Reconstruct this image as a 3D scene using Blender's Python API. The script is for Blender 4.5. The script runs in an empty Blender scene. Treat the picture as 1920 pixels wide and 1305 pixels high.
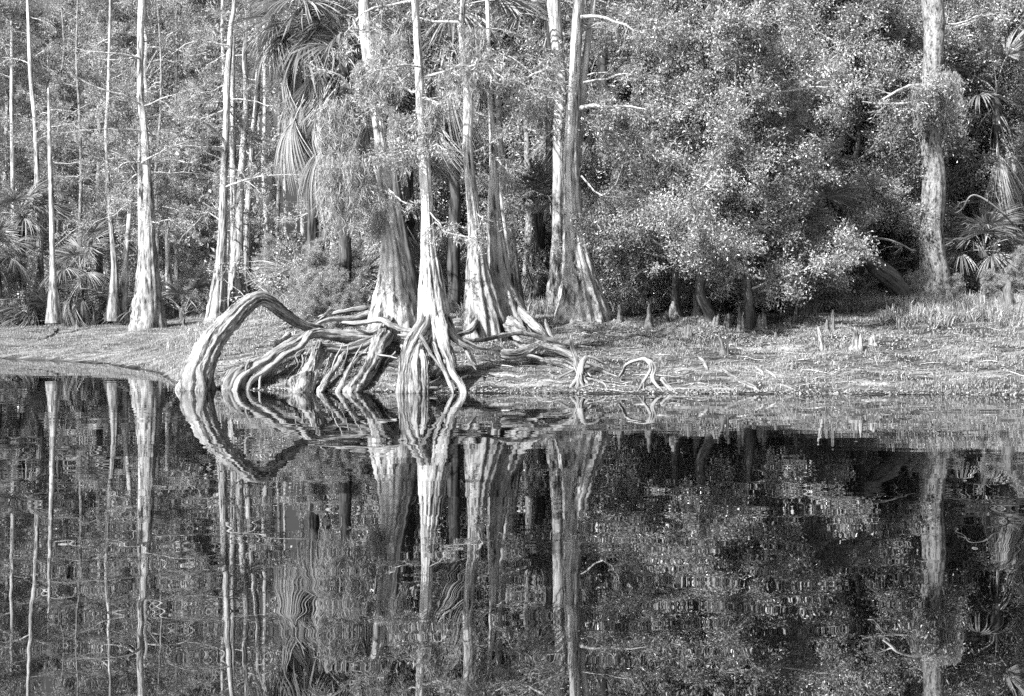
import bpy, math
import numpy as np
from mathutils import Vector

# ------------------------------------------------------------------ camera, world, sun
F, H0, HY = 3000.0, 1.8, 585.0            # focal length in photo pixels, eye height, horizon row
scene = bpy.context.scene
cam = bpy.data.objects.new("camera", bpy.data.cameras.new("camera"))
scene.collection.objects.link(cam); scene.camera = cam
cam.location = (0, 0, H0); cam.rotation_euler = (math.radians(90), 0, 0)
cam.data.sensor_width = 36; cam.data.lens = 36 * F / 1920
cam.data.shift_y = -(652.5 - HY) / 1920
cam.data.clip_end = 3000

SUN_EL, SUN_AZ = math.radians(43), math.radians(46)   # azimuth: left of straight behind the camera
world = bpy.data.worlds.new("World"); scene.world = world; world.use_nodes = True
nt = world.node_tree; nt.nodes.clear()
sky = nt.nodes.new("ShaderNodeTexSky"); sky.sky_type = 'NISHITA'; sky.sun_disc = False
sky.sun_elevation = SUN_EL; sky.sun_rotation = math.pi + SUN_AZ; sky.dust_density = 7.0
bw = nt.nodes.new("ShaderNodeRGBToBW")
bg = nt.nodes.new("ShaderNodeBackground"); bg.inputs[1].default_value = 0.07
out = nt.nodes.new("ShaderNodeOutputWorld")
nt.links.new(sky.outputs[0], bw.inputs[0]); nt.links.new(bw.outputs[0], bg.inputs[0]); nt.links.new(bg.outputs[0], out.inputs[0])
sl = bpy.data.lights.new("sun", 'SUN'); sl.energy = 5.0; sl.angle = math.radians(0.5); sl.color = (1, 1, 1)
sun = bpy.data.objects.new("sun", sl); scene.collection.objects.link(sun)
sd = Vector((math.sin(SUN_AZ) * math.cos(SUN_EL), math.cos(SUN_AZ) * math.cos(SUN_EL), -math.sin(SUN_EL)))
sun.rotation_euler = sd.to_track_quat('-Z', 'Y').to_euler(); sun.location = (-30, -30, 40)
scene.view_settings.view_transform = 'Standard'; scene.view_settings.look = 'None'
scene.view_settings.exposure = 1.0; scene.view_settings.gamma = 1.0
scene.cycles.max_bounces = 6; scene.cycles.diffuse_bounces = 1; scene.cycles.transmission_bounces = 2
scene.cycles.transparent_max_bounces = 4; scene.cycles.use_denoising = False

# ------------------------------------------------------------------ materials
def newmat(name):
    m = bpy.data.materials.new(name); m.use_nodes = True
    t = m.node_tree; t.nodes.clear()
    o = t.nodes.new("ShaderNodeOutputMaterial")
    return m, t, o

def N(t, typ, **kw):
    n = t.nodes.new(typ)
    for k, v in kw.items():
        if k.startswith("i_"):
            key = k[2:]
            n.inputs[int(key) if key.isdigit() else key.replace("_", " ")].default_value = v
        else: setattr(n, k, v)
    return n

def ramp(t, src, stops):
    r = t.nodes.new("ShaderNodeValToRGB")
    e = r.color_ramp.elements
    e[0].position, e[0].color = stops[0][0], (stops[0][1],) * 3 + (1,)
    e[1].position, e[1].color = stops[-1][0], (stops[-1][1],) * 3 + (1,)
    for p, c in stops[1:-1]:
        x = e.new(p); x.color = (c, c, c, 1)
    t.links.new(src, r.inputs[0]); return r.outputs[0]

def math_(t, op, a, b):
    n = t.nodes.new("ShaderNodeMath"); n.operation = op
    for i, v in enumerate((a, b)):
        if isinstance(v, (int, float)): n.inputs[i].default_value = v
        else: t.links.new(v, n.inputs[i])
    return n.outputs[0]

def wood_mat(name, lo, hi, coarse=9.0, fine=45.0, bump=0.6, dist=0.02, rough=0.85, grey=0.5):
    """Bark or bare wood: long grain from the 'grain' attribute, times the stored tone."""
    m, t, o = newmat(name)
    at = N(t, "ShaderNodeAttribute", attribute_name="grain")
    tn = N(t, "ShaderNodeAttribute", attribute_name="tone")
    n1 = N(t, "ShaderNodeTexNoise", i_Scale=coarse, i_Detail=4.0, i_Roughness=0.6)
    n2 = N(t, "ShaderNodeTexNoise", i_Scale=fine, i_Detail=3.0, i_Roughness=0.65)
    for n in (n1, n2): t.links.new(at.outputs["Vector"], n.inputs["Vector"])
    tc = N(t, "ShaderNodeNewGeometry")
    n3 = N(t, "ShaderNodeTexNoise", i_Scale=2.2, i_Detail=5.0, i_Roughness=0.65)
    t.links.new(tc.outputs["Position"], n3.inputs["Vector"])
    s = math_(t, 'ADD', math_(t, 'MULTIPLY', n1.outputs[0], 0.55), math_(t, 'MULTIPLY', n2.outputs[0], 0.45))
    c1 = ramp(t, s, [(0.38, lo * 0.12), (0.44, lo * .8), (0.50, (lo + hi) * .5), (0.60, hi)])
    c2 = ramp(t, n3.outputs[0], [(0.3, grey), (0.6, 1.0)])
    mx = N(t, "ShaderNodeMix", data_type='RGBA', blend_type='MULTIPLY'); mx.inputs[0].default_value = 1
    t.links.new(c1, mx.inputs[6]); t.links.new(c2, mx.inputs[7])
    mx2 = N(t, "ShaderNodeMix", data_type='RGBA', blend_type='MULTIPLY'); mx2.inputs[0].default_value = 1
    t.links.new(mx.outputs[2], mx2.inputs[6]); t.links.new(tn.outputs["Fac"], mx2.inputs[7])
    b = N(t, "ShaderNodeBump", i_Strength=bump, i_Distance=dist)
    t.links.new(s, b.inputs["Height"])
    p = N(t, "ShaderNodeBsdfPrincipled", i_Roughness=rough); p.inputs["Specular IOR Level"].default_value = 0.2
    t.links.new(mx2.outputs[2], p.inputs["Base Color"]); t.links.new(b.outputs[0], p.inputs["Normal"])
    t.links.new(p.outputs[0], o.inputs[0]); return m

def leaf_mat(name, lo, hi, rough=0.5, spec=0.4, trans=0.25):
    m, t, o = newmat(name)
    tn = N(t, "ShaderNodeAttribute", attribute_name="tone")
    c = ramp(t, tn.outputs["Fac"], [(0.0, lo), (0.7, hi), (1.0, min(0.9, hi * 1.7))])
    p = N(t, "ShaderNodeBsdfPrincipled", i_Roughness=rough); p.inputs["Specular IOR Level"].default_value = spec
    t.links.new(c, p.inputs["Base Color"])
    tr = N(t, "ShaderNodeBsdfTranslucent"); t.links.new(c, tr.inputs[0])
    mx = N(t, "ShaderNodeMixShader"); mx.inputs[0].default_value = trans
    t.links.new(p.outputs[0], mx.inputs[1]); t.links.new(tr.outputs[0], mx.inputs[2])
    t.links.new(mx.outputs[0], o.inputs[0]); return m

M_CYP = wood_mat("pale_cypress_bark", 0.34, 0.80, coarse=6, fine=17, bump=1.0, dist=0.06, grey=0.6)
M_ROOT = wood_mat("weathered_root_wood", 0.15, 0.46, coarse=9, fine=24, bump=1.0, dist=0.07, grey=0.55)
M_OAK = wood_mat("rough_grey_bark", 0.22, 0.45, coarse=9, fine=24, bump=1.0, dist=0.08, grey=0.6)
M_DARK = wood_mat("dark_bark", 0.07, 0.20, coarse=8, fine=20, bump=0.8, grey=0.5)
M_TWIG = wood_mat("twig_bark", 0.32, 0.65, coarse=14, bump=0.1, grey=0.6)
M_LEAF = leaf_mat("broad_evergreen_leaves", 0.03, 0.42, rough=0.3, spec=0.8, trans=.08)
M_LACE = leaf_mat("feathery_cypress_leaves", 0.06, 0.46, trans=0.2)
M_MOSS = leaf_mat("spanish_moss_fibre", 0.18, 0.46, rough=0.9, spec=0.1, trans=0.3)
M_PALM = leaf_mat("palm_frond", 0.06, 0.34, rough=0.4, spec=0.5, trans=0.2)
M_DEADP = leaf_mat("dry_palm_frond", 0.10, 0.44, rough=0.7, spec=0.2, trans=0.2)
M_GRASS = leaf_mat("dry_grass_blades", 0.18, 0.52, rough=0.8, spec=0.1, trans=0.3)
M_LITTER = leaf_mat("fallen_leaf", 0.05, 0.34, rough=0.8, spec=0.1, trans=0.1)

# ------------------------------------------------------------------ mesh building
class MB:
    def __init__(s): s.v = []; s.f = []; s.m = []; s.g = []; s.t = []; s.n = 0; s.sm = []
    def add(s, V, Fq, mi=0, grain=None, tone=None, smooth=True):
        V = np.asarray(V, np.float32).reshape(-1, 3); Fq = np.asarray(Fq, np.int64)
        s.v.append(V); s.f.append(np.where(Fq < 0, -1, Fq + s.n)); s.m.append(np.full(len(Fq), mi, np.int32))
        s.g.append(np.zeros((len(V), 3), np.float32) if grain is None else np.asarray(grain, np.float32).reshape(-1, 3))
        s.t.append(np.ones(len(V), np.float32) if tone is None else np.asarray(tone, np.float32).ravel())
        s.sm.append(np.full(len(Fq), smooth, bool)); s.n += len(V)
    def build(s, name, mats, parent=None, loc=None):
        me = bpy.data.meshes.new(name)
        V = np.concatenate(s.v)
        if loc is not None: V = V - np.asarray(loc, np.float32)
        Fs = np.concatenate(s.f)
        tri = Fs[:, 3] < 0 if Fs.shape[1] == 4 else np.zeros(len(Fs), bool)
        tot = np.where(tri, 3, 4).astype(np.int32)
        start = np.concatenate([[0], np.cumsum(tot)[:-1]]).astype(np.int32)
        mask = np.ones((len(Fs), 4), bool); mask[tri, 3] = False
        idx = Fs[mask].astype(np.int32)
        me.vertices.add(len(V)); me.vertices.foreach_set("co", V.ravel())
        me.loops.add(len(idx)); me.loops.foreach_set("vertex_index", idx)
        me.polygons.add(len(Fs)); me.polygons.foreach_set("loop_start", start); me.polygons.foreach_set("loop_total", tot)
        me.polygons.foreach_set("material_index", np.concatenate(s.m))
        me.polygons.foreach_set("use_smooth", np.concatenate(s.sm))
        a = me.attributes.new("grain", 'FLOAT_VECTOR', 'POINT'); a.data.foreach_set("vector", np.concatenate(s.g).ravel())
        a = me.attributes.new("tone", 'FLOAT', 'POINT'); a.data.foreach_set("value", np.concatenate(s.t))
        for m in mats: me.materials.append(m)
        me.update(calc_edges=True)
        o = bpy.data.objects.new(name, me); scene.collection.objects.link(o)
        if parent is not None: o.parent = parent
        return o

def tag(o, label=None, cat=None, group=None, kind=None):
    if label: o["label"] = label
    if cat: o["category"] = cat
    if group: o["group"] = group
    if kind: o["kind"] = kind
    return o

def empty(name, loc, label, cat, group=None):
    o = bpy.data.objects.new(name, None); scene.collection.objects.link(o)
    o.location = loc; o.empty_display_size = 0.2
    return tag(o, label, cat, group)

def W(x, y, d): return np.array([(x - 960) / F * d, d, H0 - (y - HY) / F * d])

# ------------------------------------------------------------------ terrain
SH = np.array([(-200, 75), (-60, 68), (-30, 64.5), (-19.8, 62), (-16, 58), (-14.1, 55.5), (-11.8, 50.5), (-10.2, 46.5),
               (-9.0, 42.0), (-7.9, 38.4), (-6.6, 37.1), (-4.8, 36.4), (-3, 36.1), (-1.5, 35.7), (0, 35.4), (6, 35.2), (11, 34.7), (20, 34.2), (60, 32), (200, 30)], float)
PR = np.array([(-60, -2), (-8, -1.2), (-1, -0.25), (0, 0), (0.6, 0.07), (2.2, .42), (5.2, .92), (7.7, 1.30), (9.3, 1.58), (16, 2.15), (25, 2.4), (45, 2.6), (400, 3.0)], float)
PL = np.array([(-60, -2), (-8, -1.2), (-1, -0.15), (0, 0), (0.4, 0.08), (3, .35), (7, .72), (12, 1.10), (18, 1.5), (40, 1.9), (400, 2.6)], float)
def ss(a, b, x): u = np.clip((x - a) / (b - a), 0, 1); return u * u * (3 - 2 * u)
def hn(x, y):
    return (0.05 * np.sin(1.3 * x + 0.7 * y) * np.sin(0.9 * y - 0.6 * x + 1) + 0.03 * np.sin(3.1 * x + 1.7) * np.sin(2.7 * y + x)
            + 0.012 * np.sin(7.3 * x + 2.1 * y) * np.sin(6.1 * y - 2.3 * x))
def terrain(X, Y):
    X = np.asarray(X, float); Y = np.asarray(Y, float)
    s = np.interp(X, SH[:, 0], SH[:, 1]) + 0.14 * np.sin(2.1 * X) + 0.10 * np.sin(5.3 * X + 1) + 0.06 * np.sin(13.1 * X)
    t = Y - s; w = ss(-14, -7, X)
    z = (1 - w) * np.interp(t, PL[:, 0], PL[:, 1]) + w * np.interp(t, PR[:, 0], PR[:, 1])
    # root mound round the leaning arch and the front cypresses
    z = z + 0.28 * np.exp(-((X + 3.3) / 2.4) ** 2 - ((Y - 40.0) / 1.9) ** 2)
    return z + hn(X, Y) * np.clip(t / 2.0, 0.1, 1)
def tz(X, Y): return float(terrain(X, Y))
def gp(x, y, d0=34.0, d1=110.0):
    """the ground point seen at photo pixel (x, y)"""
    d = np.arange(d0, d1, 0.05); X = (x - 960) / F * d; z = H0 - (y - HY) / F * d
    hit = np.nonzero(z <= terrain(X, d))[0]
    k = hit[0] if len(hit) else len(d) - 1
    return np.array([X[k], d[k], tz(X[k], d[k])])
def unbury(x, y, d, w):
    """keep a root in front of the ground it lies on"""
    if y >= 735: return (x, y, d, w)
    g = gp(x, y)[1]
    return (x, y, min(d, g - w / 2 / F * g * .35), w)
def lay(pts):
    if pts[-1][1] >= 735 and pts[-1][0] > 510 and len(pts) > 3:       # a leg that ends in the water
        q = np.array([(p[0], p[1]) for p in pts], float); L = np.concatenate([[0], np.cumsum(np.hypot(*np.diff(q, axis=0).T))]); L /= L[-1]
        e = 35.9 if pts[-1][0] < 720 else 35.55
        pts = [(x, y, pts[0][2] + (e - pts[0][2]) * u ** .8, w) for (x, y, d, w), u in zip(pts, L)]
    p = [unbury(*q) for q in pts]; D = np.array([q[2] for q in p])
    for _ in range(2): D[1:-1] = np.minimum(D[1:-1], .25 * D[:-2] + .5 * D[1:-1] + .25 * D[2:])
    if pts[-1][1] >= 735 and len(D) > 2: D[-1] = min(D[-1], D[-2] - .12)
    if pts[0][1] >= 735 and len(D) > 2: D[0] = min(D[0], D[1] - .1)
    return [(q[0], q[1], float(dd), q[3]) for q, dd in zip(p, D)]
def gd(x, d): X = (x - 960) / F * d; return np.array([X, d, tz(X, d)])

def axis(a, segs):
    out = [a]
    for b, st in segs:
        n = max(1, int(round((b - out[-1]) / st))); out += list(np.linspace(out[-1], b, n + 1)[1:])
    return np.array(out)
gx = axis(-600, [(-80, 40), (-30, 2), (-21, .5), (16, .14), (25, .5), (80, 3), (600, 40)])
gy = axis(-60, [(20, 10), (33, 1), (64, .16), (80, .5), (140, 3), (900, 60)])
XX, YY = np.meshgrid(gx, gy)
ZZ = terrain(XX, YY)
nx, ny = len(gx), len(gy)
ii = (np.arange(ny - 1)[:, None] * nx + np.arange(nx - 1)[None]).ravel()
mb = MB(); mb.add(np.stack([XX, YY, ZZ], -1).reshape(-1, 3), np.stack([ii, ii + 1, ii + nx + 1, ii + nx], 1))
m, t, o = newmat("leaf_strewn_ground")
pos = N(t, "ShaderNodeNewGeometry")
n1 = N(t, "ShaderNodeTexNoise", i_Scale=0.55, i_Detail=5.0, i_Roughness=0.6)
n2 = N(t, "ShaderNodeTexNoise", i_Scale=14.0, i_Detail=5.0, i_Roughness=0.75)
n3 = N(t, "ShaderNodeTexNoise", i_Scale=3.0, i_Detail=4.0, i_Roughness=0.7)
mp = N(t, "ShaderNodeMapping"); mp.inputs["Scale"].default_value = (0.35, 1.4, 1)
t.links.new(pos.outputs["Position"], mp.inputs[0])
for n in (n1, n2): t.links.new(pos.outputs["Position"], n.inputs["Vector"])
t.links.new(mp.outputs[0], n3.inputs["Vector"])
nb_ = N(t, "ShaderNodeTexNoise", i_Scale=1.3, i_Detail=6.0, i_Roughness=0.7); t.links.new(mp.outputs[0], nb_.inputs["Vector"])
mudp = ramp(t, nb_.outputs[0], [(0.42, 0.35), (0.50, 0.9), (0.60, 1.15)])
ca = ramp(t, n1.outputs[0], [(0.38, 0.13), (0.5, 0.23), (0.62, 0.36)])
cb = ramp(t, n2.outputs[0], [(0.34, 0.25), (0.5, 0.8), (0.68, 1.25)])
cc = ramp(t, n3.outputs[0], [(0.40, 0.4), (0.52, 1.0), (0.64, 1.5)])
sx = N(t, "ShaderNodeSeparateXYZ"); t.links.new(pos.outputs["Position"], sx.inputs[0])
wet = N(t, "ShaderNodeMapRange"); wet.inputs[1].default_value = 0.02; wet.inputs[2].default_value = 0.07; wet.inputs[3].default_value = 0.35; wet.inputs[4].default_value = 1.0
t.links.new(sx.outputs[2], wet.inputs[0])
def mul(t, a, b):
    mx = N(t, "ShaderNodeMix", data_type='RGBA', blend_type='MULTIPLY'); mx.inputs[0].default_value = 1
    t.links.new(a, mx.inputs[6]); t.links.new(b, mx.inputs[7]); return mx.outputs[2]
col = mul(t, mul(t, mul(t, mul(t, ca, cb), cc), mudp), wet.outputs[0])
bp = N(t, "ShaderNodeBump", i_Strength=0.8, i_Distance=0.05); t.links.new(n2.outputs[0], bp.inputs["Height"])
p = N(t, "ShaderNodeBsdfPrincipled", i_Roughness=0.95); p.inputs["Specular IOR Level"].default_value = 0.1
t.links.new(col, p.inputs["Base Color"]); t.links.new(bp.outputs[0], p.inputs["Normal"]); t.links.new(p.outputs[0], o.inputs[0])
tag(mb.build("ground", [m]), "pale leaf strewn sloping bank rising from the still water", kind="structure")

# water: a sheet with real ripples a fraction of a millimetre high
wx = axis(-600, [(-60, 60), (-26, 1.5), (-14, .14), (14, .085), (26, .3), (60, 1.5), (600, 60)]); wy = axis(-60, [(-6, 6), (6, .5), (42, .06), (66, .2), (96, 3)])
XX, YY = np.meshgrid(wx, wy); nx, ny = len(wx), len(wy)
rw = np.random.default_rng(77); HH = np.zeros_like(XX)
for lam, sl_, spread_, cnt in ((1.5, .00055, .5, 10), (.75, .00075, .8, 14), (.42, .00065, 1.1, 16), (.26, .0003, 1.2, 10)):
    hh_ = np.zeros_like(XX)
    for _ in range(cnt):
        L_ = lam * rw.uniform(.75, 1.35); a_ = math.pi / 2 + rw.normal(0, spread_); k_ = 2 * math.pi / L_
        hh_ += np.cos(k_ * (math.cos(a_) * XX + math.sin(a_) * YY) + rw.uniform(0, 6.28)) / k_ * sl_ * math.sqrt(2.0 / cnt)
    q_ = rw.uniform(0, 6.28, 4)
    pat = .5 + .5 * np.sin(.35 * XX + .55 * YY + q_[0] + 1.4 * np.sin(.23 * XX - .4 * YY + q_[1])) * np.sin(.8 * YY - .15 * XX + q_[2] + np.sin(.5 * XX + q_[3]))
    HH += hh_ * (.35 + 1.1 * pat)
HH *= ss(5, 9, YY) * (1 - ss(60, 66, YY)) * (1 - ss(20, 26, np.abs(XX)))
ii = (np.arange(ny - 1)[:, None] * nx + np.arange(nx - 1)[None]).ravel()
mb = MB(); mb.add(np.stack([XX, YY, HH], -1).reshape(-1, 3), np.stack([ii, ii + 1, ii + nx + 1, ii + nx], 1))
m, t, o = newmat("dark_still_water")
p = N(t, "ShaderNodeBsdfPrincipled", i_Roughness=0.0, i_IOR=4.2)
p.inputs["Base Color"].default_value = (0.001, 0.001, 0.001, 1)
t.links.new(p.outputs[0], o.inputs[0])
tag(mb.build("water", [m]), "dark still river water mirroring the trees with small ripples", kind="structure")

# ------------------------------------------------------------------ tubes
def nrm(a): return a / np.maximum(np.linalg.norm(a, axis=-1, keepdims=True), 1e-9)

def resample(P, R, step):
    """Catmull-Rom through the control points"""
    P = np.asarray(P, float); R = np.asarray(R, float)
    Q = np.vstack([2 * P[0] - P[1], P, 2 * P[-1] - P[-2]]); S = np.concatenate([[R[0]], R, [R[-1]]])
    op, orr = [], []
    for i in range(1, len(Q) - 2):
        L = np.linalg.norm(Q[i + 1] - Q[i]); n = max(2, int(math.ceil(L / step)))
        for k in range(n):
            u = k / n; u2, u3 = u * u, u * u * u
            c = np.array([-u3 + 2 * u2 - u, 3 * u3 - 5 * u2 + 2, -3 * u3 + 4 * u2 + u, u3 - u2]) * .5
            op.append(c[0] * Q[i - 1] + c[1] * Q[i] + c[2] * Q[i + 1] + c[3] * Q[i + 2])
            orr.append(max(1e-3, S[i] + (S[i + 1] - S[i]) * (u2 * (3 - 2 * u))))
    op.append(Q[-2]); orr.append(S[-2])
    return np.array(op), np.array(orr)

def limb(mb, P, R, rng, nseg=20, step=0.15, k=5, amp=0.18, twist=0.25, mi=0, tone=1.0, knob=0.05, gs=.09, cap=True, amps=None, wob=0.0, rnd=False):
    """One fluted, slightly knobbly limb swept along P."""
    R0 = np.asarray(R, float)
    C, R = resample(P, R, step); n = len(C)
    if wob:
        s = np.linspace(0, 1, n)[:, None] * np.linalg.norm(C[-1] - C[0])
        C = C + wob * np.sin(s * rng.uniform(2, 5, (1, 3)) + rng.uniform(0, 6, (1, 3))) * np.minimum(1, np.minimum(s, s[::-1]) * 3)
    if rnd:
        sl_ = np.concatenate([[0], np.cumsum(np.linalg.norm(np.diff(C, axis=0), axis=1))])
        for q_, r_ in ((sl_, R[0]), (sl_[-1] - sl_, R[-1])):
            R = R * np.sqrt(np.clip(1 - (1 - np.clip(q_ / max(r_ * 1.3, .02), .04, 1)) ** 2, .05, 1))
    if rnd:
        kk = rng.normal(0, 1, C.shape); kk = (kk[:, :] + np.roll(kk, 1, 0) + np.roll(kk, 2, 0)) / 3; kk[:2] = 0; kk[-2:] = 0
        C = C + kk * np.minimum(R, .09)[:, None] * .13
    T = nrm(np.gradient(C, axis=0))
    u = np.cross(T[0], [0, 1, 0.05]); u = u / np.linalg.norm(u)
    U = np.empty_like(C)
    for i in range(n):
        u = u - T[i] * np.dot(u, T[i]); u = u / max(np.linalg.norm(u), 1e-9); U[i] = u
    Vv = np.cross(T, U)
    s = np.concatenate([[0], np.cumsum(np.linalg.norm(np.diff(C, axis=0), axis=1))])
    th = np.linspace(0, 2 * np.pi, nseg, endpoint=False)
    TH, S = np.meshgrid(th, s)
    ph = rng.uniform(0, 6.28, 6)
    A = amp if amps is None else np.interp(np.linspace(0, 1, n), np.linspace(0, 1, len(amps)), amps)[:, None]
    w1 = TH + twist * S + 0.35 * np.sin(2 * TH + ph[0] + .4 * S) + 0.2 * np.sin(3 * TH + ph[1])
    lobe = np.abs(np.sin(w1 * k / 2 + ph[2])) - 0.64
    fine = np.abs(np.sin((w1 + .15 * np.sin(S * 1.7 + ph[4])) * k * 1.0 + ph[3])) - 0.64
    kn = np.sin(S * 2.3 / max(.15, R0.max() * 3) + ph[4] + TH) * np.sin(2 * TH + ph[5] - S)
    rr = R[:, None] * (1 + A * (lobe * 0.8 + fine * 0.4) + knob * kn)
    if nseg >= 20:
        rr = rr * (1 + (.05 if rnd else .018) * rng.normal(size=(n, nseg)) + (.10 if rnd else .03) * np.interp(np.arange(nseg), np.arange(0, nseg + 2, 2), rng.normal(size=len(np.arange(0, nseg + 2, 2))))[None])
    P3 = C[:, None] + rr[..., None] * (np.cos(TH)[..., None] * U[:, None] + np.sin(TH)[..., None] * Vv[:, None])
    off = rng.uniform(0, 50)
    G = np.stack([R[:, None] * np.cos(TH + twist * S) + off, R[:, None] * np.sin(TH + twist * S), S * gs + 0 * TH], -1)
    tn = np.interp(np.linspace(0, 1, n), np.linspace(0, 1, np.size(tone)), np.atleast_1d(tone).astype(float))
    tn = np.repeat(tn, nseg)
    i = (np.arange(n - 1)[:, None] * nseg + np.arange(nseg)[None]); j = (np.arange(n - 1)[:, None] * nseg + (np.arange(nseg)[None] + 1) % nseg)
    Fq = np.stack([i, j, j + nseg, i + nseg], -1).reshape(-1, 4)
    mb.add(P3, Fq, mi, G, tn)
    if cap:
        for e, flip in ((0, True), (n - 1, False)):
            cc = C[e]; base = P3[e]
            V = np.vstack([base, cc[None]]); a = np.arange(nseg); b = (a + 1) % nseg
            f = np.stack([a, b, np.full(nseg, nseg), np.full(nseg, -1)], 1)
            if flip: f = f[:, [1, 0, 2, 3]]
            mb.add(V, f, mi, np.vstack([G[e], G[e].mean(0)[None]]) * 1.0, np.full(nseg + 1, tn[0] * 0.8))

def tubes(mb, P, R, nseg=3, mi=0, tone=None, rng=None):
    """many thin tubes at once: P (n,K,3), R (n,K)"""
    n, K, _ = P.shape
    if n == 0: return
    T = nrm(np.gradient(P, axis=1))
    av = nrm(P[:, -1] - P[:, 0]); ref = np.where(np.abs(av[:, 2:3]) > 0.8, np.array([[1., 0, 0]]), np.array([[0, 0, 1.]]))[:, None]
    U = nrm(np.cross(T, np.broadcast_to(ref, T.shape))); V = np.cross(T, U)
    th = np.linspace(0, 2 * np.pi, nseg, endpoint=False)
    P3 = P[:, :, None] + R[:, :, None, None] * (np.cos(th)[None, None, :, None] * U[:, :, None] + np.sin(th)[None, None, :, None] * V[:, :, None])
    b = np.arange(n)[:, None, None] * K * nseg + np.arange(K - 1)[None, :, None] * nseg
    i = b + np.arange(nseg); j = b + (np.arange(nseg) + 1) % nseg
    Fq = np.stack([i, j, j + nseg, i + nseg], -1).reshape(-1, 4)
    if tone is None: tone = 1.0
    tn = np.broadcast_to(np.asarray(tone, float).reshape(-1, 1, 1) if np.ndim(tone) else np.full((1, 1, 1), tone), (n, K, nseg))
    mb.add(P3, Fq, mi, P3 * np.array([1, 1, .3]), tn)

def grow(rng, P, R, m, t0, t1, length, ang, up=0.0, droop=0.0, K=5, wig=0.25, rmax=0.05, rmin=0.004, flat=0.0, taper=0.5):
    n, Kp, _ = P.shape
    t = rng.uniform(t0, t1, (n, m)); ix = np.clip(t * (Kp - 1), 0, Kp - 1.001); i0 = ix.astype(int); fr = (ix - i0)[..., None]
    r = np.arange(n)[:, None]
    B = P[r, i0] * (1 - fr) + P[r, i0 + 1] * fr; Tn = nrm(P[r, i0 + 1] - P[r, i0])
    q = rng.normal(size=(n, m, 3)); q[..., 2] *= (1 - flat)
    q = nrm(q - Tn * np.sum(q * Tn, -1, keepdims=True))
    a = rng.uniform(ang[0], ang[1], (n, m, 1))
    D = nrm(np.cos(a) * Tn + np.sin(a) * q + np.array([0, 0, up]))
    L = length * rng.uniform(0.55, 1.25, (n, m)) * (1 - taper * t)
    Lr = (R[r, i0] * 0.65).clip(rmin, rmax)
    B = B.reshape(-1, 3); D = D.reshape(-1, 3); L = L.reshape(-1); Lr = Lr.reshape(-1)
    out = np.empty((n * m, K, 3)); out[:, 0] = B
    for k in range(1, K):
        D = nrm(D + rng.normal(size=D.shape) * wig + np.array([0, 0, -droop]))
        out[:, k] = out[:, k - 1] + D * (L / (K - 1))[:, None]
    RR = Lr[:, None] * np.linspace(1, 0.3, K)[None]
    return out, RR

def leaves(mb, rng, P, m, size, asp=0.5, spread=0.08, mi=1, t0=0.2, droop=0.0, facing=0.3, tmul=1.0, outward=None):
    """m rhombic leaves by each path"""
    n, K, _ = P.shape
    if n == 0: return
    t = rng.uniform(t0, 1, (n, m)); ix = np.clip(t * (K - 1), 0, K - 1.001); i0 = ix.astype(int); fr = (ix - i0)[..., None]
    r = np.arange(n)[:, None]
    C = (P[r, i0] * (1 - fr) + P[r, i0 + 1] * fr + rng.normal(size=(n, m, 3)) * spread).reshape(-1, 3)
    Tn = nrm(P[r, i0 + 1] - P[r, i0]).reshape(-1, 3)
    k = len(C)
    D = nrm(rng.normal(size=(k, 3)) + Tn * 0.5 + np.array([0, 0, -droop]))
    Nn = nrm(rng.normal(size=(k, 3)) + np.array([0, 0, facing]))
    Wd = nrm(np.cross(D, Nn))
    s = size * rng.uniform(0.45, 1.35, (k, 1))
    up = np.cross(Wd, D) * s * 0.12
    V = np.stack([C, C + D * s * .45 + Wd * s * asp * .5 + up, C + D * s, C + D * s * .45 - Wd * s * asp * .5 + up], 1)
    cl = rng.uniform(0, 1, (n, 1))                      # each twig has its own shade of leaf
    tone = np.clip(0.55 * cl + 0.45 * rng.uniform(0, 1, (n, m)), 0, 1).reshape(-1) * tmul
    mb.add(V, np.arange(k * 4).reshape(-1, 4), mi, None, np.repeat(tone, 4), smooth=False)

def px_path(pts, dd=0.0):
    P = np.array([W(p[0], p[1], p[2] + dd) for p in pts]); R = np.array([p[3] / 2 / F * (p[2] + dd) for p in pts]); return P, R

def path_at(P, K):
    """resample polyline to K points by arc length"""
    s = np.concatenate([[0], np.cumsum(np.linalg.norm(np.diff(P, axis=0), axis=1))])
    q = np.linspace(0, s[-1], K); return np.stack([np.interp(q, s, P[:, i]) for i in range(3)], 1)

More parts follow.
